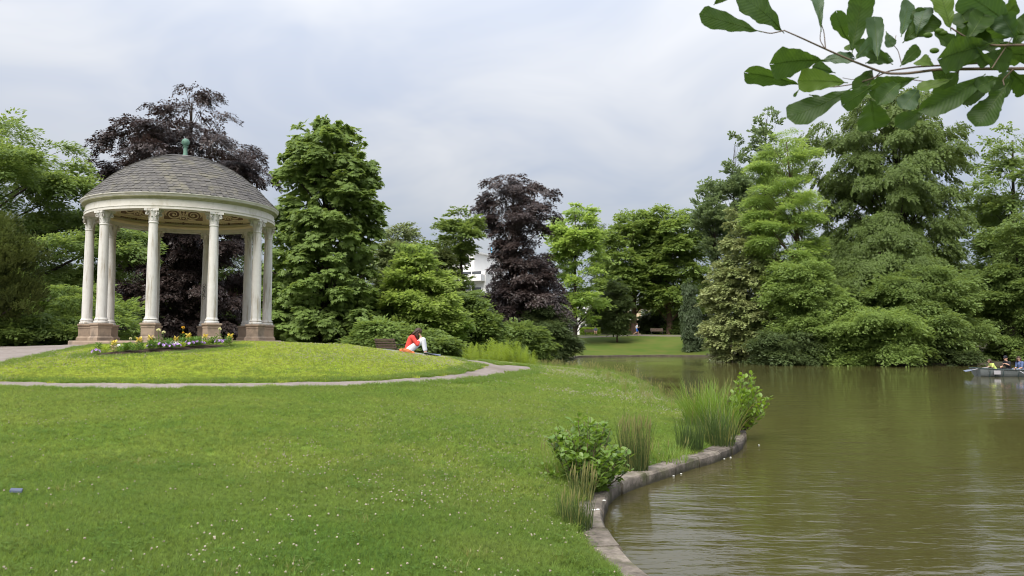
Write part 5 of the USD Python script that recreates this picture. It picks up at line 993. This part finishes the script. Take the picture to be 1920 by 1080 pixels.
for zi, (y0, y1, sz, nb, hh, ww, ov) in enumerate(zones):
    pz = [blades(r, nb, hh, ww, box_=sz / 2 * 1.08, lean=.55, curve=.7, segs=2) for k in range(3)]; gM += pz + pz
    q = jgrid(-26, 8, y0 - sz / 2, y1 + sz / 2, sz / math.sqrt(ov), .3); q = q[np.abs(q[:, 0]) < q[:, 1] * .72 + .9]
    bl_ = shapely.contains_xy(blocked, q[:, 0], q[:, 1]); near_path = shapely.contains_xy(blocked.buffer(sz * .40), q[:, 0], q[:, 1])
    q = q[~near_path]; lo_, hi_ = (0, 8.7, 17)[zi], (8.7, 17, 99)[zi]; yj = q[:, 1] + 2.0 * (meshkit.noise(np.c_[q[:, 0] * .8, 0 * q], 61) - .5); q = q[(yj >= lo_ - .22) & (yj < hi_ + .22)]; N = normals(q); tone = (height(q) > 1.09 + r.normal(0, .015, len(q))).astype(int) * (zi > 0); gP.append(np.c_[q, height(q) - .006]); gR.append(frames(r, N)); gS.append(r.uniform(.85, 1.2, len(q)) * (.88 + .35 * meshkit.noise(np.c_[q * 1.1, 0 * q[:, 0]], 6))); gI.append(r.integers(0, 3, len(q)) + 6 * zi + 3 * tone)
# small tufts bring the turf right up to the paths and kerb
e0 = len(gM)
for k in range(3): gM.append(blades(r, 26, .05, .007, rad=.07, lean=.5, curve=.7, segs=2))
q = lawn_points(r, 260000, 3.4, 36); nb_ = shapely.contains_xy(blocked.buffer(.42), q[:, 0], q[:, 1]); q = q[nb_]; N = normals(q)
gP.append(np.c_[q, height(q) - .006]); gR.append(frames(r, N)); gS.append(r.uniform(.7, 1.3, len(q)) * np.clip(q[:, 1] / 14, .9, 1.3)); gI.append(r.integers(0, 3, len(q)) + e0)
# scattered rougher tufts
e1_ = len(gM)
for k in range(3): gM.append(blades(r, 34, .085 if k < 2 else .07, .006, rad=.09, lean=.5, curve=.9, segs=3))
q = lawn_points(r, 12000, 3.4, 34); q = q[meshkit.noise(np.c_[q * 1.6, 0 * q[:, 0]], 12) > .5]; N = normals(q)
gP.append(np.c_[q, height(q) - .006]); gR.append(frames(r, N)); gS.append(r.uniform(.45, 1.1, len(q))); gI.append(r.choice([0, 0, 1, 1, 2], len(q)) + e1_)
for a_ in (gS,): a_[:] = [np.asarray(x) for x in a_]
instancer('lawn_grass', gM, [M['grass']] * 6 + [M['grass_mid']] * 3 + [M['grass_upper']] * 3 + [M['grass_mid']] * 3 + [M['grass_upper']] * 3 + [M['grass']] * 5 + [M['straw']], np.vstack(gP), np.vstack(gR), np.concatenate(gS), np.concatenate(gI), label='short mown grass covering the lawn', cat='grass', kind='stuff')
def clover():
    r = np.random.default_rng(31); pr = []
    for k in range(3):
        hd_ = trimesh.creation.icosphere(1, 1.0); hd_.vertices *= (1 + .25 * r.uniform(-1, 1, (len(hd_.vertices), 1))); hd_.apply_scale((.0092, .0092, .0085)); hd_.apply_translation((0, 0, .046)); pr.append(hd_)
    q = lawn_points(r, 170000, 3.6, 36); nz = meshkit.fbm(np.c_[q * .45, 0 * q[:, 0]], 3, 5); east = np.clip((q[:, 0] + 3 - q[:, 1] * .0) / 8, 0, 1) * np.clip((q[:, 1] - 9) / 12, 0, 1)
    keep = r.uniform(0, 1, len(q)) < np.clip((nz - .40) * 3.2, .08, 1) * .62 + .3 * east * np.clip((nz - .35) * 3, 0, 1); q = q[keep]; N = normals(q)
    instancer('clover_flowers', pr, [M['clover']] * 3, np.c_[q, height(q)], frames(r, N), r.uniform(.4, .95, len(q)) * np.clip(q[:, 1] / 14, 1, 1.4), r.integers(0, 3, len(q)), label='tiny white clover flowers scattered through the mown lawn', cat='clover', kind='stuff')
clover()
def clover_leaves():
    r = np.random.default_rng(32); pr = []
    for k in range(3):
        n = 40; c = np.c_[r.uniform(-.09, .09, (n, 2)), r.uniform(.025, .05, n)]; c = np.repeat(c, 3, 0); a = np.tile([0, 2.09, 4.19], n) + np.repeat(r.uniform(0, 6, n), 3); A = np.c_[np.cos(a), np.sin(a), np.full(3 * n, .15)]
        pr.append(kites(c, A, np.array([0, 0, 1.0]) + r.normal(0, .25, (3 * n, 3)), np.full(3 * n, .0095), np.full(3 * n, .009)))
    q = lawn_points(r, 16000, 3.4, 22); q = q[meshkit.fbm(np.c_[q * 1.3, 0 * q[:, 0]], 3, 15) + r.normal(0, .12, len(q)) > .56]; N = normals(q)
    instancer('clover_leaves', pr, [M['clover_leaf']] * 3, np.c_[q, height(q)], frames(r, N), r.uniform(.8, 1.4, len(q)), r.integers(0, 3, len(q)), label='patches of small clover leaves in the lawn', cat='ground cover', kind='stuff')
clover_leaves()
# unmown fringe along the shore, with dry seed heads
def fringe():
    r = np.random.default_rng(33); pr = [blades(r, 26, .30, .010, rad=.10, lean=.35, curve=.4, segs=3) for _ in range(2)] + [blades(r, 8, .45, .006, rad=.12, lean=.3, curve=.4, segs=3) for _ in range(2)]
    def seeds():
        v = []; n = 9
        for k in range(n):
            x, y = r.uniform(-.1, .1, 2); h_ = r.uniform(.25, .5); t = tube([(x, y, 0), (x * 1.4, y * 1.4, h_)], .0025, 3, cap=False); s_ = tube([(x * 1.4, y * 1.4, h_ - .02), (x * 1.5, y * 1.5, h_ + .03), (x * 1.6, y * 1.6, h_ + .08)], [.006, .011, .002], 4); v += [t, s_]
        c = cat(v); return np.array(c.vertices), np.array(c.faces)
    pr += [seeds(), seeds()]
    i0 = np.argmin(np.abs(lake_line[:, 1] - 18.5) + 100 * (lake_line[:, 0] < 4)); seg = lake_line[(np.arange(len(lake_line)) > i0) & (np.arange(len(lake_line)) < len(near_line) + 60)]
    seg = seg[seg[:, 1] < 62]; ls = LineString(seg); q = []
    for s in np.arange(0, ls.length, .07): c = np.array(ls.interpolate(s).coords[0]); q.append(c + r.normal(0, .1, 2) + np.array([-1, 0]) * r.uniform(.2, 1.5 + c[1] * .02))
    q = np.array(q); q = q[~shapely.contains_xy(lake.buffer(.1), q[:, 0], q[:, 1])]; N = np.tile([0, 0, 1.0], (len(q), 1))
    instancer('shore_grass', pr, [M['iris'], M['grass'], M['straw'], M['grass'], M['straw'], M['straw']], np.c_[q, height(q)], frames(r, N), r.uniform(.35, .85, len(q)), r.choice([0, 1, 1, 1, 2, 3, 4, 5], len(q)) + 0 * r.integers(0, 6, len(q)), label='tall unmown grass with dry seed heads along the lake shore', cat='grass', kind='stuff')
fringe()
def weeds():
    r = np.random.default_rng(34); pr = []
    for k in range(4):
        h_ = 1.0; nn = 40; t = np.linspace(.12, 1, nn); a = np.arange(nn) * 2.4 + k; bend = r.normal(0, .06, 2); P = np.c_[bend[0] * t * t, bend[1] * t * t, h_ * t]; A = np.c_[np.cos(a), np.sin(a), .75 - .4 * (1 - t)]
        ln = .21 * (1.05 - .75 * t) + .05; m = kites(P, A, np.array([0, 0, 1.0]) + r.normal(0, .2, (nn, 3)), ln, ln * .26); st = tube([(0, 0, 0), (bend[0] * .25, bend[1] * .25, .5), (bend[0], bend[1], 1)], [.006, .005, .002], 4, cap=False); pr.append(join([m, (np.array(st.vertices), np.array(st.faces))]))
    q = np.c_[r.uniform(-2.3, 1.1, 900), r.uniform(30.5, 34.5, 900)]; d = ((q[:, 0] + .55) / 1.75) ** 2 + ((q[:, 1] - 32.4) / 1.9) ** 2; q = q[(d < 1)]; q = q[~shapely.contains_xy(blocked.difference(woods), q[:, 0], q[:, 1])][:210]; wd = 1.02 - .5 * (((q[:, 0] + .55) / 1.75) ** 2 + ((q[:, 1] - 32.4) / 1.9) ** 2)
    instancer('tall_weeds', pr, [M['weed']] * 4, np.c_[q, height(q)], frames(r, unit(np.c_[r.normal(0, .1, (len(q), 2)), np.ones(len(q))])), r.uniform(.45, 1.05, len(q)) * wd, r.integers(0, 4, len(q)), label='bright yellow green stand of tall leafy weeds at the end of the lawn', cat='weeds', kind='stuff')
weeds()
def clump(name, label, px, py, mat_, n, hgt, wid, rad, lean, curve, seed, zg=None, heads=0, dry=0):
    r = np.random.default_rng(seed); p = ground(px, py) if zg is None else onz(px, py, zg)
    p[2] = h1(p[0], p[1]) if zg is None else zg
    t = thing(name, label, 'grass clump', p, 0); obj('blades', blades(r, n, hgt, wid, rad=rad, lean=lean, curve=curve, segs=4), M[mat_], t)
    if dry: obj('dry_blades', blades(r, dry, hgt * .95, wid, rad=rad, lean=lean * 1.3, curve=curve * 1.2, segs=4), M['straw'], t)
    if heads:
        hs = []
        for k in range(heads):
            a, q = r.uniform(0, 6.28), rad * math.sqrt(r.uniform()); x, y = q * math.cos(a), q * math.sin(a); h_ = hgt * r.uniform(.8, 1.2); e = 1 + lean * .9
            hs += [tube([(x, y, 0), (x * e + .01, y * e, h_)], .0022, 3, cap=False), tube([(x * e + .01, y * e, h_ - .05), (x * e + .015, y * e, h_), (x * e + .02, y * e, h_ + .07)], [.004, .008, .001], 4)]
        obj('seed_heads', cat(hs), M['straw'], t, kind='stuff')
clump('rush_clump', 'upright rush clump with brown tips right of the broad leaved bush', 1190, 888, 'rush', 420, .62, .006, .19, .22, .15, 51, heads=60, dry=60)
clump('rush_clump', 'tall thin grass clump in front of the broad leaved bush', 1090, 940, 'rush', 170, .34, .005, .13, .30, .30, 52, heads=24, dry=50)
clump('rush_clump', 'dark grass clump nearest the kerb at the bottom of the bank', 1078, 990, 'rush', 320, .30, .0055, .17, .22, .2, 53, heads=10, dry=40)
clump('rush_clump', 'fine dark green rush patch left of the reed bed', 1293, 842, 'rush', 340, .45, .007, .22, .18, .2, 54)
clump('rush_clump', 'dark rush clump on the kerb below the reed bed', 1345, 838, 'rush', 420, .62, .008, .30, .28, .35, 55, dry=60)
clump('reed_bed', 'broad light green reed bed on the tip of the bank', 1326, 800, 'iris', 420, .78, .016, .42, .42, .5, 56, heads=30, dry=50)
clump('reed_bed', 'reeds with long arching blades beside the young alder shrub', 1362, 812, 'iris', 150, .72, .018, .24, .45, .55, 57, dry=25)
clump('rush_clump', 'small grass tussock on the lawn below the narrow path', 292, 740, 'grass', 90, .13, .007, .16, .6, .6, 58)

def leaf6(r, n):
    """a folded ovate leaf of six triangles along +x, unit length"""
    v = np.array([[0, 0, 0], [.3, .26, .05], [.3, -.26, .05], [.68, .30, .03], [.68, -.30, .03], [1, 0, -.06], [.3, 0, -.01], [.68, 0, -.02]]); f = np.array([[0, 6, 1], [0, 2, 6], [1, 6, 7], [1, 7, 3], [6, 2, 4], [6, 4, 7], [3, 7, 5], [7, 4, 5]]); return v, f
def leafy_bush(label, loc, R, H, n_stem, n_leaf, ls, mat_, seed, tilt=(0, 0), up=.5, lo=.85):
    r = np.random.default_rng(seed); t = thing('leafy_bush', label, 'bush', loc); st, lv = [], []
    for k in range(n_stem):
        a = k * 2.4 + r.uniform(-.3, .3); q = math.sqrt((k + .5) / n_stem); e = np.array([R * q * math.cos(a) + tilt[0], R * q * math.sin(a) + tilt[1], H * (1 - .45 * q * q) * r.uniform(lo, 1.1)]); b = np.array([e[0] * .15, e[1] * .15, 0]); m = np.array([e[0] * .6, e[1] * .6, e[2] * .5])
        c = bez(b, m, e, 12); st.append(tube(c, np.linspace(.009, .003, 12), 4, cap=False))
        for j_ in range(int(n_leaf / n_stem)):
            s = 1 - .9 * r.uniform() ** 1.25; p = c[int(s * 11)] + r.normal(0, .03, 3); an = j_ * 2.4 + r.uniform(-.5, .5); A = unit(np.array([math.cos(an), math.sin(an), up * r.uniform(.2, 1.4)]) + unit(e) * .3); lv.append((p, A, ls * r.uniform(.6, 1.2)))
    obj('stems', cat(st), M['twig'], t)
    v0, f0 = leaf6(r, 1); view = unit(np.array([0, 0, EYE]) - np.asarray(loc)); out = []
    for p, A, l_ in lv:
        N = unit(np.array([0, 0, 1.0]) + r.normal(0, .35, 3)); S = unit(np.cross(N, A)); N = np.cross(A, S); out.append((np.dot(p, view) + l_ * 2, (v0 * l_) @ np.stack([A, S, N]) + p))
    out.sort(key=lambda q: -q[0])
    for q in out[:300]: obj('leaf', (q[1], f0), M[mat_], t)
    if len(out) > 300: obj('leaves', join([(q[1], f0) for q in out[300:]]), M[mat_], t, kind='stuff')
p = onz(1104, 912, .22); p[2] = h1(p[0], p[1]); leafy_bush('dense dark green bush with broad leaves on the bank beside the kerb', p + V3(-.02, .16, 0), .58, 1.0, 46, 2000, .10, 'shrub_leaf', 61, lo=.6)
clump('grass_clump', 'long pale grass growing round the foot of the broad leaved bush', 1062, 893, 'iris', 150, .42, .007, .28, .4, .5, 59, heads=14, dry=20)
clump('grass_clump', 'loose tall grass between the rushes and the reed bed', 1245, 868, 'iris', 160, .26, .007, .35, .5, .6, 60, heads=8, dry=20)
p = onz(1394, 806, .22); p[2] = .2; leafy_bush('young light green alder bush leaning over the water at the tip of the bank', p + V3(.0, .12, 0), .46, 1.22, 30, 900, .105, 'tip_leaf', 62, tilt=(.14, -.02), up=1.0, lo=.5)

# ---------------------------------------------------------------- flower bed
def flower_defs():
    r = np.random.default_rng(71)
    def rosette(n, h, ln, w, up=.6, z0=.02):
        a = np.arange(n) * 2.4 + r.uniform(-.3, .3, n); P = np.c_[.02 * np.cos(a), .02 * np.sin(a), np.linspace(z0, h, n)]; A = np.c_[np.cos(a), np.sin(a), np.linspace(.15, up, n)]; return kites(P, A, np.array([0, 0, 1.0]) + r.normal(0, .3, (n, 3)), ln * r.uniform(.7, 1.2, n), w * r.uniform(.8, 1.2, n), .15)
    def petunia(c, R, f):
        f = unit(f); s = unit(np.cross(f, [.1, .2, 1])); u = np.cross(s, f); v = [c - f * .012]; ff = []; n = 15
        for k in range(n): a = 2 * math.pi * k / n; rr = R * (1 + .13 * math.cos(5 * a)); v.append(c + s * rr * math.cos(a) + u * rr * math.sin(a) + f * .004 * math.cos(5 * a))
        for k in range(n): ff.append([0, 1 + k, 1 + (k + 1) % n])
        return np.array(v), np.array(ff)
    def pom(c, R):
        n = 60; d = rdir(r, n, -.4); return kites(c + d * R * .55, d, rdir(r, n), np.full(n, R * .55), np.full(n, R * .42))
    return r, rosette, petunia, pom
fr_, rosette, petunia, pom = flower_defs()
def bed(s, t_): xy = bed_c + bu * s * bl + bv * (t_ * .6 + .25); return np.array([xy[0], xy[1], h1(*xy) + (.09 if abs(s) < .9 else .05)])
protos = {}
def plant(kind, label, group, s, t_, sc=1.0):
    loc = bed(s, t_); rz = fr_.uniform(0, 360)
    if kind in protos: return dup(protos[kind], kind, label, loc, rz, sc, 'flower', group)
    t = thing(kind, label, 'flower', loc, rz, group, scale=sc); protos[kind] = t
    if kind == 'coleus':
        obj('leaves', join([rosette(16, .14, .10, .05), rosette(8, .17, .08, .045)]), M['peach_leaf'], t); obj('flower', join([rosette(22, .25, .085, .045, 1.1, .18)]), M['yellow_petal'], t); obj('stem', tube([(0, 0, 0), (0, 0, .24)], .008, 5), M['bed_leaf'], t)
    elif kind in ('petunia', 'white_petunia'):
        obj('leaves', rosette(26, .10, .07, .035), M['bed_leaf'], t)
        for k in range(6):
            a = k * 1.05 + fr_.uniform(-.3, .3); c = np.array([.10 * math.cos(a), .10 * math.sin(a), fr_.uniform(.08, .16)]); f_ = np.array([math.cos(a), math.sin(a), .7]); fl_ = obj('flower', petunia(c, .036, f_), M['purple_petal' if kind == 'petunia' else 'white_petal'], t)
            if kind == 'petunia': e = trimesh.creation.icosphere(1, .009); e.apply_translation(c - f_ * .002); obj('eye', e, M['dark_eye'], fl_)
    elif kind in ('dahlia', 'marigold'):
        H_ = .40; obj('stem', tube(bez((0, 0, 0), (.01, .01, H_ * .5), (.02, -.01, H_), 5), .005, 5), M['bed_leaf'], t); obj('leaves', rosette(18, .24, .10, .035), M['bed_leaf'], t); obj('flower', pom(np.array([.02, -.01, H_]), .05 if kind == 'dahlia' else .038), M['pale_petal' if kind == 'dahlia' else 'orange_petal'], t)
    elif kind == 'leafy_plant':
        obj('leaves', join([rosette(34, .17, .10, .028, .9), rosette(20, .10, .09, .03)]), M['bed_leaf'], t)
    elif kind == 'lime_plant':
        obj('leaves', join([rosette(30, .12, .09, .045, .8)]), M['weed'], t)
    return t
ORD = ['leftmost', 'second from the left', 'third from the left', 'fourth from the left', 'fifth from the left', 'sixth from the left', 'seventh from the left', 'eighth from the left', 'ninth from the left', 'rightmost']
def row(kind, what, group, spots, lo, hi):
    n = len(spots)
    for i, q in enumerate(sorted(spots)): plant(kind, f'{what} in the flower bed, {ORD[-1] if i == n - 1 else ORD[i]} of its kind', group, (q[0] - 314) / 134, q[1], q[2] if len(q) > 2 else fr_.uniform(lo, hi))
row('coleus', 'yellow topped peach leaved plant', 'yellow bedding plants in the flower bed', [(214, -.1), (260, .0), (292, .5), (332, .1), (367, .5), (399, .4), (442, .0)], .95, 1.2)
row('petunia', 'purple petunia', 'purple petunias in the flower bed', [(184, -.1), (291, -.5), (303, -.75), (271, -.45), (313, -.8), (357, -.5), (366, -.55), (342, -.6), (411, -.2), (422, -.3)], .85, 1.15)
row('white_petunia', 'white petunia', 'white petunias in the flower bed', [(312, -.35), (320, -.5), (229, .2), (383, .2)], .9, 1.0)
row('dahlia', 'pale yellow ball flower', 'pale yellow ball flowers in the flower bed', [(312, .7, 1.15), (319, .6, 1.0), (250, .25, .75), (434, .6, 1.05)], 1, 1)
row('marigold', 'orange marigold on a stem', 'orange marigolds in the flower bed', [(364, .8, 1.25), (357, .5, .9)], 1, 1)
row('lime_plant', 'low yellow green leafy plant', 'yellow green plants in the flower bed', [(198, -.2), (376, -.3), (385, -.4), (323, -.8), (390, .2)], 1, 1)
for k in range(46): plant('leafy_plant', 'green leafy bedding plant in the flower bed', 'green plants in the flower bed', fr_.uniform(-.88, .95), fr_.uniform(-.75, .85), fr_.uniform(.7, 1.3))

# ---------------------------------------------------------------- alder branch hanging into the view
def alder():
    r = np.random.default_rng(81); o = at(1700, 110, 1.55); t = thing('alder_branch', 'alder branch with broad green leaves hanging in from the upper right', 'branch', o)
    A = lambda px, py, d=1.55: at(px, py, d) - o
    tw = [([(2010, 125), (1920, 129), (1840, 129), (1760, 130), (1700, 138), (1660, 138), (1600, 115), (1550, 93), (1500, 70), (1470, 57)], .0038, .0012, 1.55), ([(2010, 90), (1920, 84), (1860, 86), (1810, 70), (1783, 52)], .003, .0015, 1.5), ([(1840, 118), (1780, 122), (1720, 125), (1665, 133), (1640, 146), (1600, 158), (1560, 164), (1500, 157)], .0022, .0009, 1.58),
          ([(1472, 57), (1445, 63), (1422, 58)], .0013, .001, 1.55), ([(1548, 92), (1545, 60), (1540, 45)], .0012, .0008, 1.55), ([(1546, 90), (1537, 75), (1541, 40)], .001, .0008, 1.55), ([(1650, 136), (1636, 150), (1622, 165)], .0012, .001, 1.56), ([(1800, 128), (1790, 145), (1760, 156), (1713, 150)], .0014, .0009, 1.54), ([(1900, 130), (1880, 150), (1883, 160)], .0015, .001, 1.5),
          ([(1690, 118), (1684, 95), (1676, 85), (1660, 76)], .001, .0007, 1.6), ([(1676, 85), (1680, 66)], .0008, .0006, 1.6), ([(1800, 125), (1795, 100), (1801, 85)], .0011, .0009, 1.52), ([(1640, 146), (1625, 135), (1600, 150), (1580, 146)], .0008, .0006, 1.57), ([(1860, 128), (1870, 112), (1905, 60)], .0012, .0009, 1.5)]
    for pl, r0, r1, d in tw:
        q = np.array([A(x, y, d + .02 * math.sin(i * 1.3)) for i, (x, y) in enumerate(pl)]); k = np.linspace(0, len(q) - 1, 4 * len(q)); q = np.stack([np.interp(k, range(len(q)), q[:, c]) for c in range(3)], 1)
        q[1:-1] = (q[:-2] + 2 * q[1:-1] + q[2:]) / 4; obj('twig', tube(q, np.linspace(r0, r1, len(q)), 6), M['twig'], t, smooth=True)
    LV = [((1422, 58), (1317, 28), 40, 0), ((1472, 56), (1388, -12), 66, 0), ((1541, 50), (1530, -18), 26, 1), ((1591, 83), (1566, 27), 32, 0), ((1597, 97), (1618, -14), 46, 0), ((1537, 110), (1445, 118), 56, 0), ((1498, 156), (1401, 134), 40, 0), ((1585, 153), (1500, 150), 38, 2), ((1592, 172), (1482, 222), 48, 0), ((1640, 158), (1582, 196), 36, 0), ((1633, 187), (1641, 240), 54, 0), ((1718, 146), (1632, 170), 46, 0), ((1855, 142), (1738, 206), 44, 0), ((1735, 205), (1681, 236), 36, 0), ((1888, 160), (1832, 234), 52, 0),
          ((1695, 78), (1745, 28), 58, 0), ((1646, 112), (1640, 38), 30, 1), ((1690, 66), (1704, 6), 30, 1), ((1672, 118), (1606, 84), 38, 0), ((1783, 52), (1758, -30), 46, 2), ((1908, 55), (1812, -14), 76, 1), ((1850, 82), (1756, 110), 62, 0), ((1922, 62), (1800, 48), 56, 0), ((1770, 128), (1776, 152), 20, 0), ((1782, 150), (1722, 166), 24, 2), ((1862, 150), (1805, 190), 34, 0), ((1892, 130), (1930, 168), 42, 0), ((1838, 108), (1892, 116), 40, 0), ((1832, 92), (1852, 124), 26, 1), ((1340, 8), (1362, -14), 22, 0), ((1690, 122), (1722, 90), 26, 0), ((1750, 122), (1726, 112), 26, 2), ((1540, 112), (1600, 106), 34, 1), ((1560, 135), (1522, 124), 26, 1), ((1604, 110), (1634, 78), 24, 1),
          ((1625, 118), (1668, 108), 26, 0), ((1600, 95), (1588, 88), 14, 2), ((1900, 40), (1990, 20), 54, 0), ((1880, 100), (1960, 104), 44, 0), ((1820, 60), (1800, 20), 40, 0), ((1786, 78), (1830, 60), 40, 0), ((1930, 140), (1990, 190), 44, 0), ((1905, 72), (1880, 30), 44, 1), ((1660, 60), (1672, 86), 18, 1), ((1518, 178), (1536, 182), 7, 0), ((1498, 168), (1488, 181), 6, 0), ((1725, 165), (1694, 200), 34, 1), ((1690, 150), (1650, 188), 38, 0), ((1870, 145), (1830, 165), 36, 0), ((1750, 60), (1790, 90), 36, 0), ((1830, 90), (1880, 62), 46, 0), ((1846, 112), (1800, 100), 42, 0), ((1880, 84), (1925, 110), 44, 0), ((1868, 100), (1826, 68), 44, 0), ((1900, 128), (1866, 180), 40, 0), ((1720, 62), (1735, 12), 34, 1), ((1900, 84), (1940, 40), 46, 0), ((1815, 74), (1848, 22), 48, 0), ((1800, 132), (1760, 182), 38, 0), ((1745, 132), (1790, 160), 34, 0), ((1636, 130), (1604, 176), 34, 0), ((1870, 40), (1905, 8), 46, 0)]
    mts = ['alder', 'alder_shiny', 'alder_pale']
    for i, (b, e, wpx, kind) in enumerate(LV):
        d0 = 1.55 + r.uniform(-.06, .06); P0, P1 = A(*b, d0), A(*e, d0 + r.uniform(-.035, .035)); ax = P1 - P0; ln = np.linalg.norm(ax); ax /= ln; W = wpx / F * d0 * 1.12
        view = unit(-(P0 + o - np.array([0, 0, EYE]))); N = view - ax * np.dot(view, ax); N = unit(unit(N) + np.cross(ax, unit(N)) * r.uniform(-.6, .6)); S = np.cross(N, ax)
        n = 18; vv, uv = [], []; tt = np.linspace(0, 1, n); curl = r.uniform(-.55, .35); ex_, pw_, twist, cup = r.uniform(.62, .95), r.uniform(3.5, 8), r.uniform(-.5, .5), r.uniform(-.1, .5)
        for q in tt:
            w = (q ** ex_) * max(0, 1 - q ** pw_) ** .5 * 1.28
            w = w * .5 * W; ser = 1 + .07 * r.uniform(-1, 1)
            z = curl * ln * (q - .5) ** 2
            for c in (-1, -.5, 0, .5, 1):
                lift = abs(c) * w * cup + c * w * twist * q; x = q * ln + abs(c) * .06 * ln * q - (.04 * ln * (1 - abs(c)) * max(0, q - .85) / .15)
                vv.append(P0 + ax * x + S * (c * w * ser) + N * (lift + z + .06 * W * math.sin(q * 19 + 3 * c) * abs(c))); uv.append((q * 9.5 * .5 - abs(c) * w / W * 1.9, c))
        ff = []
        for k in range(n - 1):
            for c in range(4): a_ = k * 5 + c; ff += [[a_, a_ + 5, a_ + 6], [a_, a_ + 6, a_ + 1]]
        lf = obj('leaf', (vv, ff), M[mts[kind]], t, smooth=True, uv=uv)
        obj('midrib', tube([P0 + ax * q * ln + N * (curl * ln * (q - .5) ** 2 - .0002) for q in np.linspace(-.06, .95, 8)], np.linspace(.0011, .0004, 8), 4), M['alder_pale'], lf)
    for (x, y) in ((1768, 62), (1752, 95), (1740, 66), (1762, 58)):
        c = trimesh.creation.icosphere(2, .0055); c.apply_scale((1.7, 1, 1)); c.apply_translation(A(x, y, 1.5)); obj('catkin', c, M['alder_pale'], t, smooth=True)
alder()
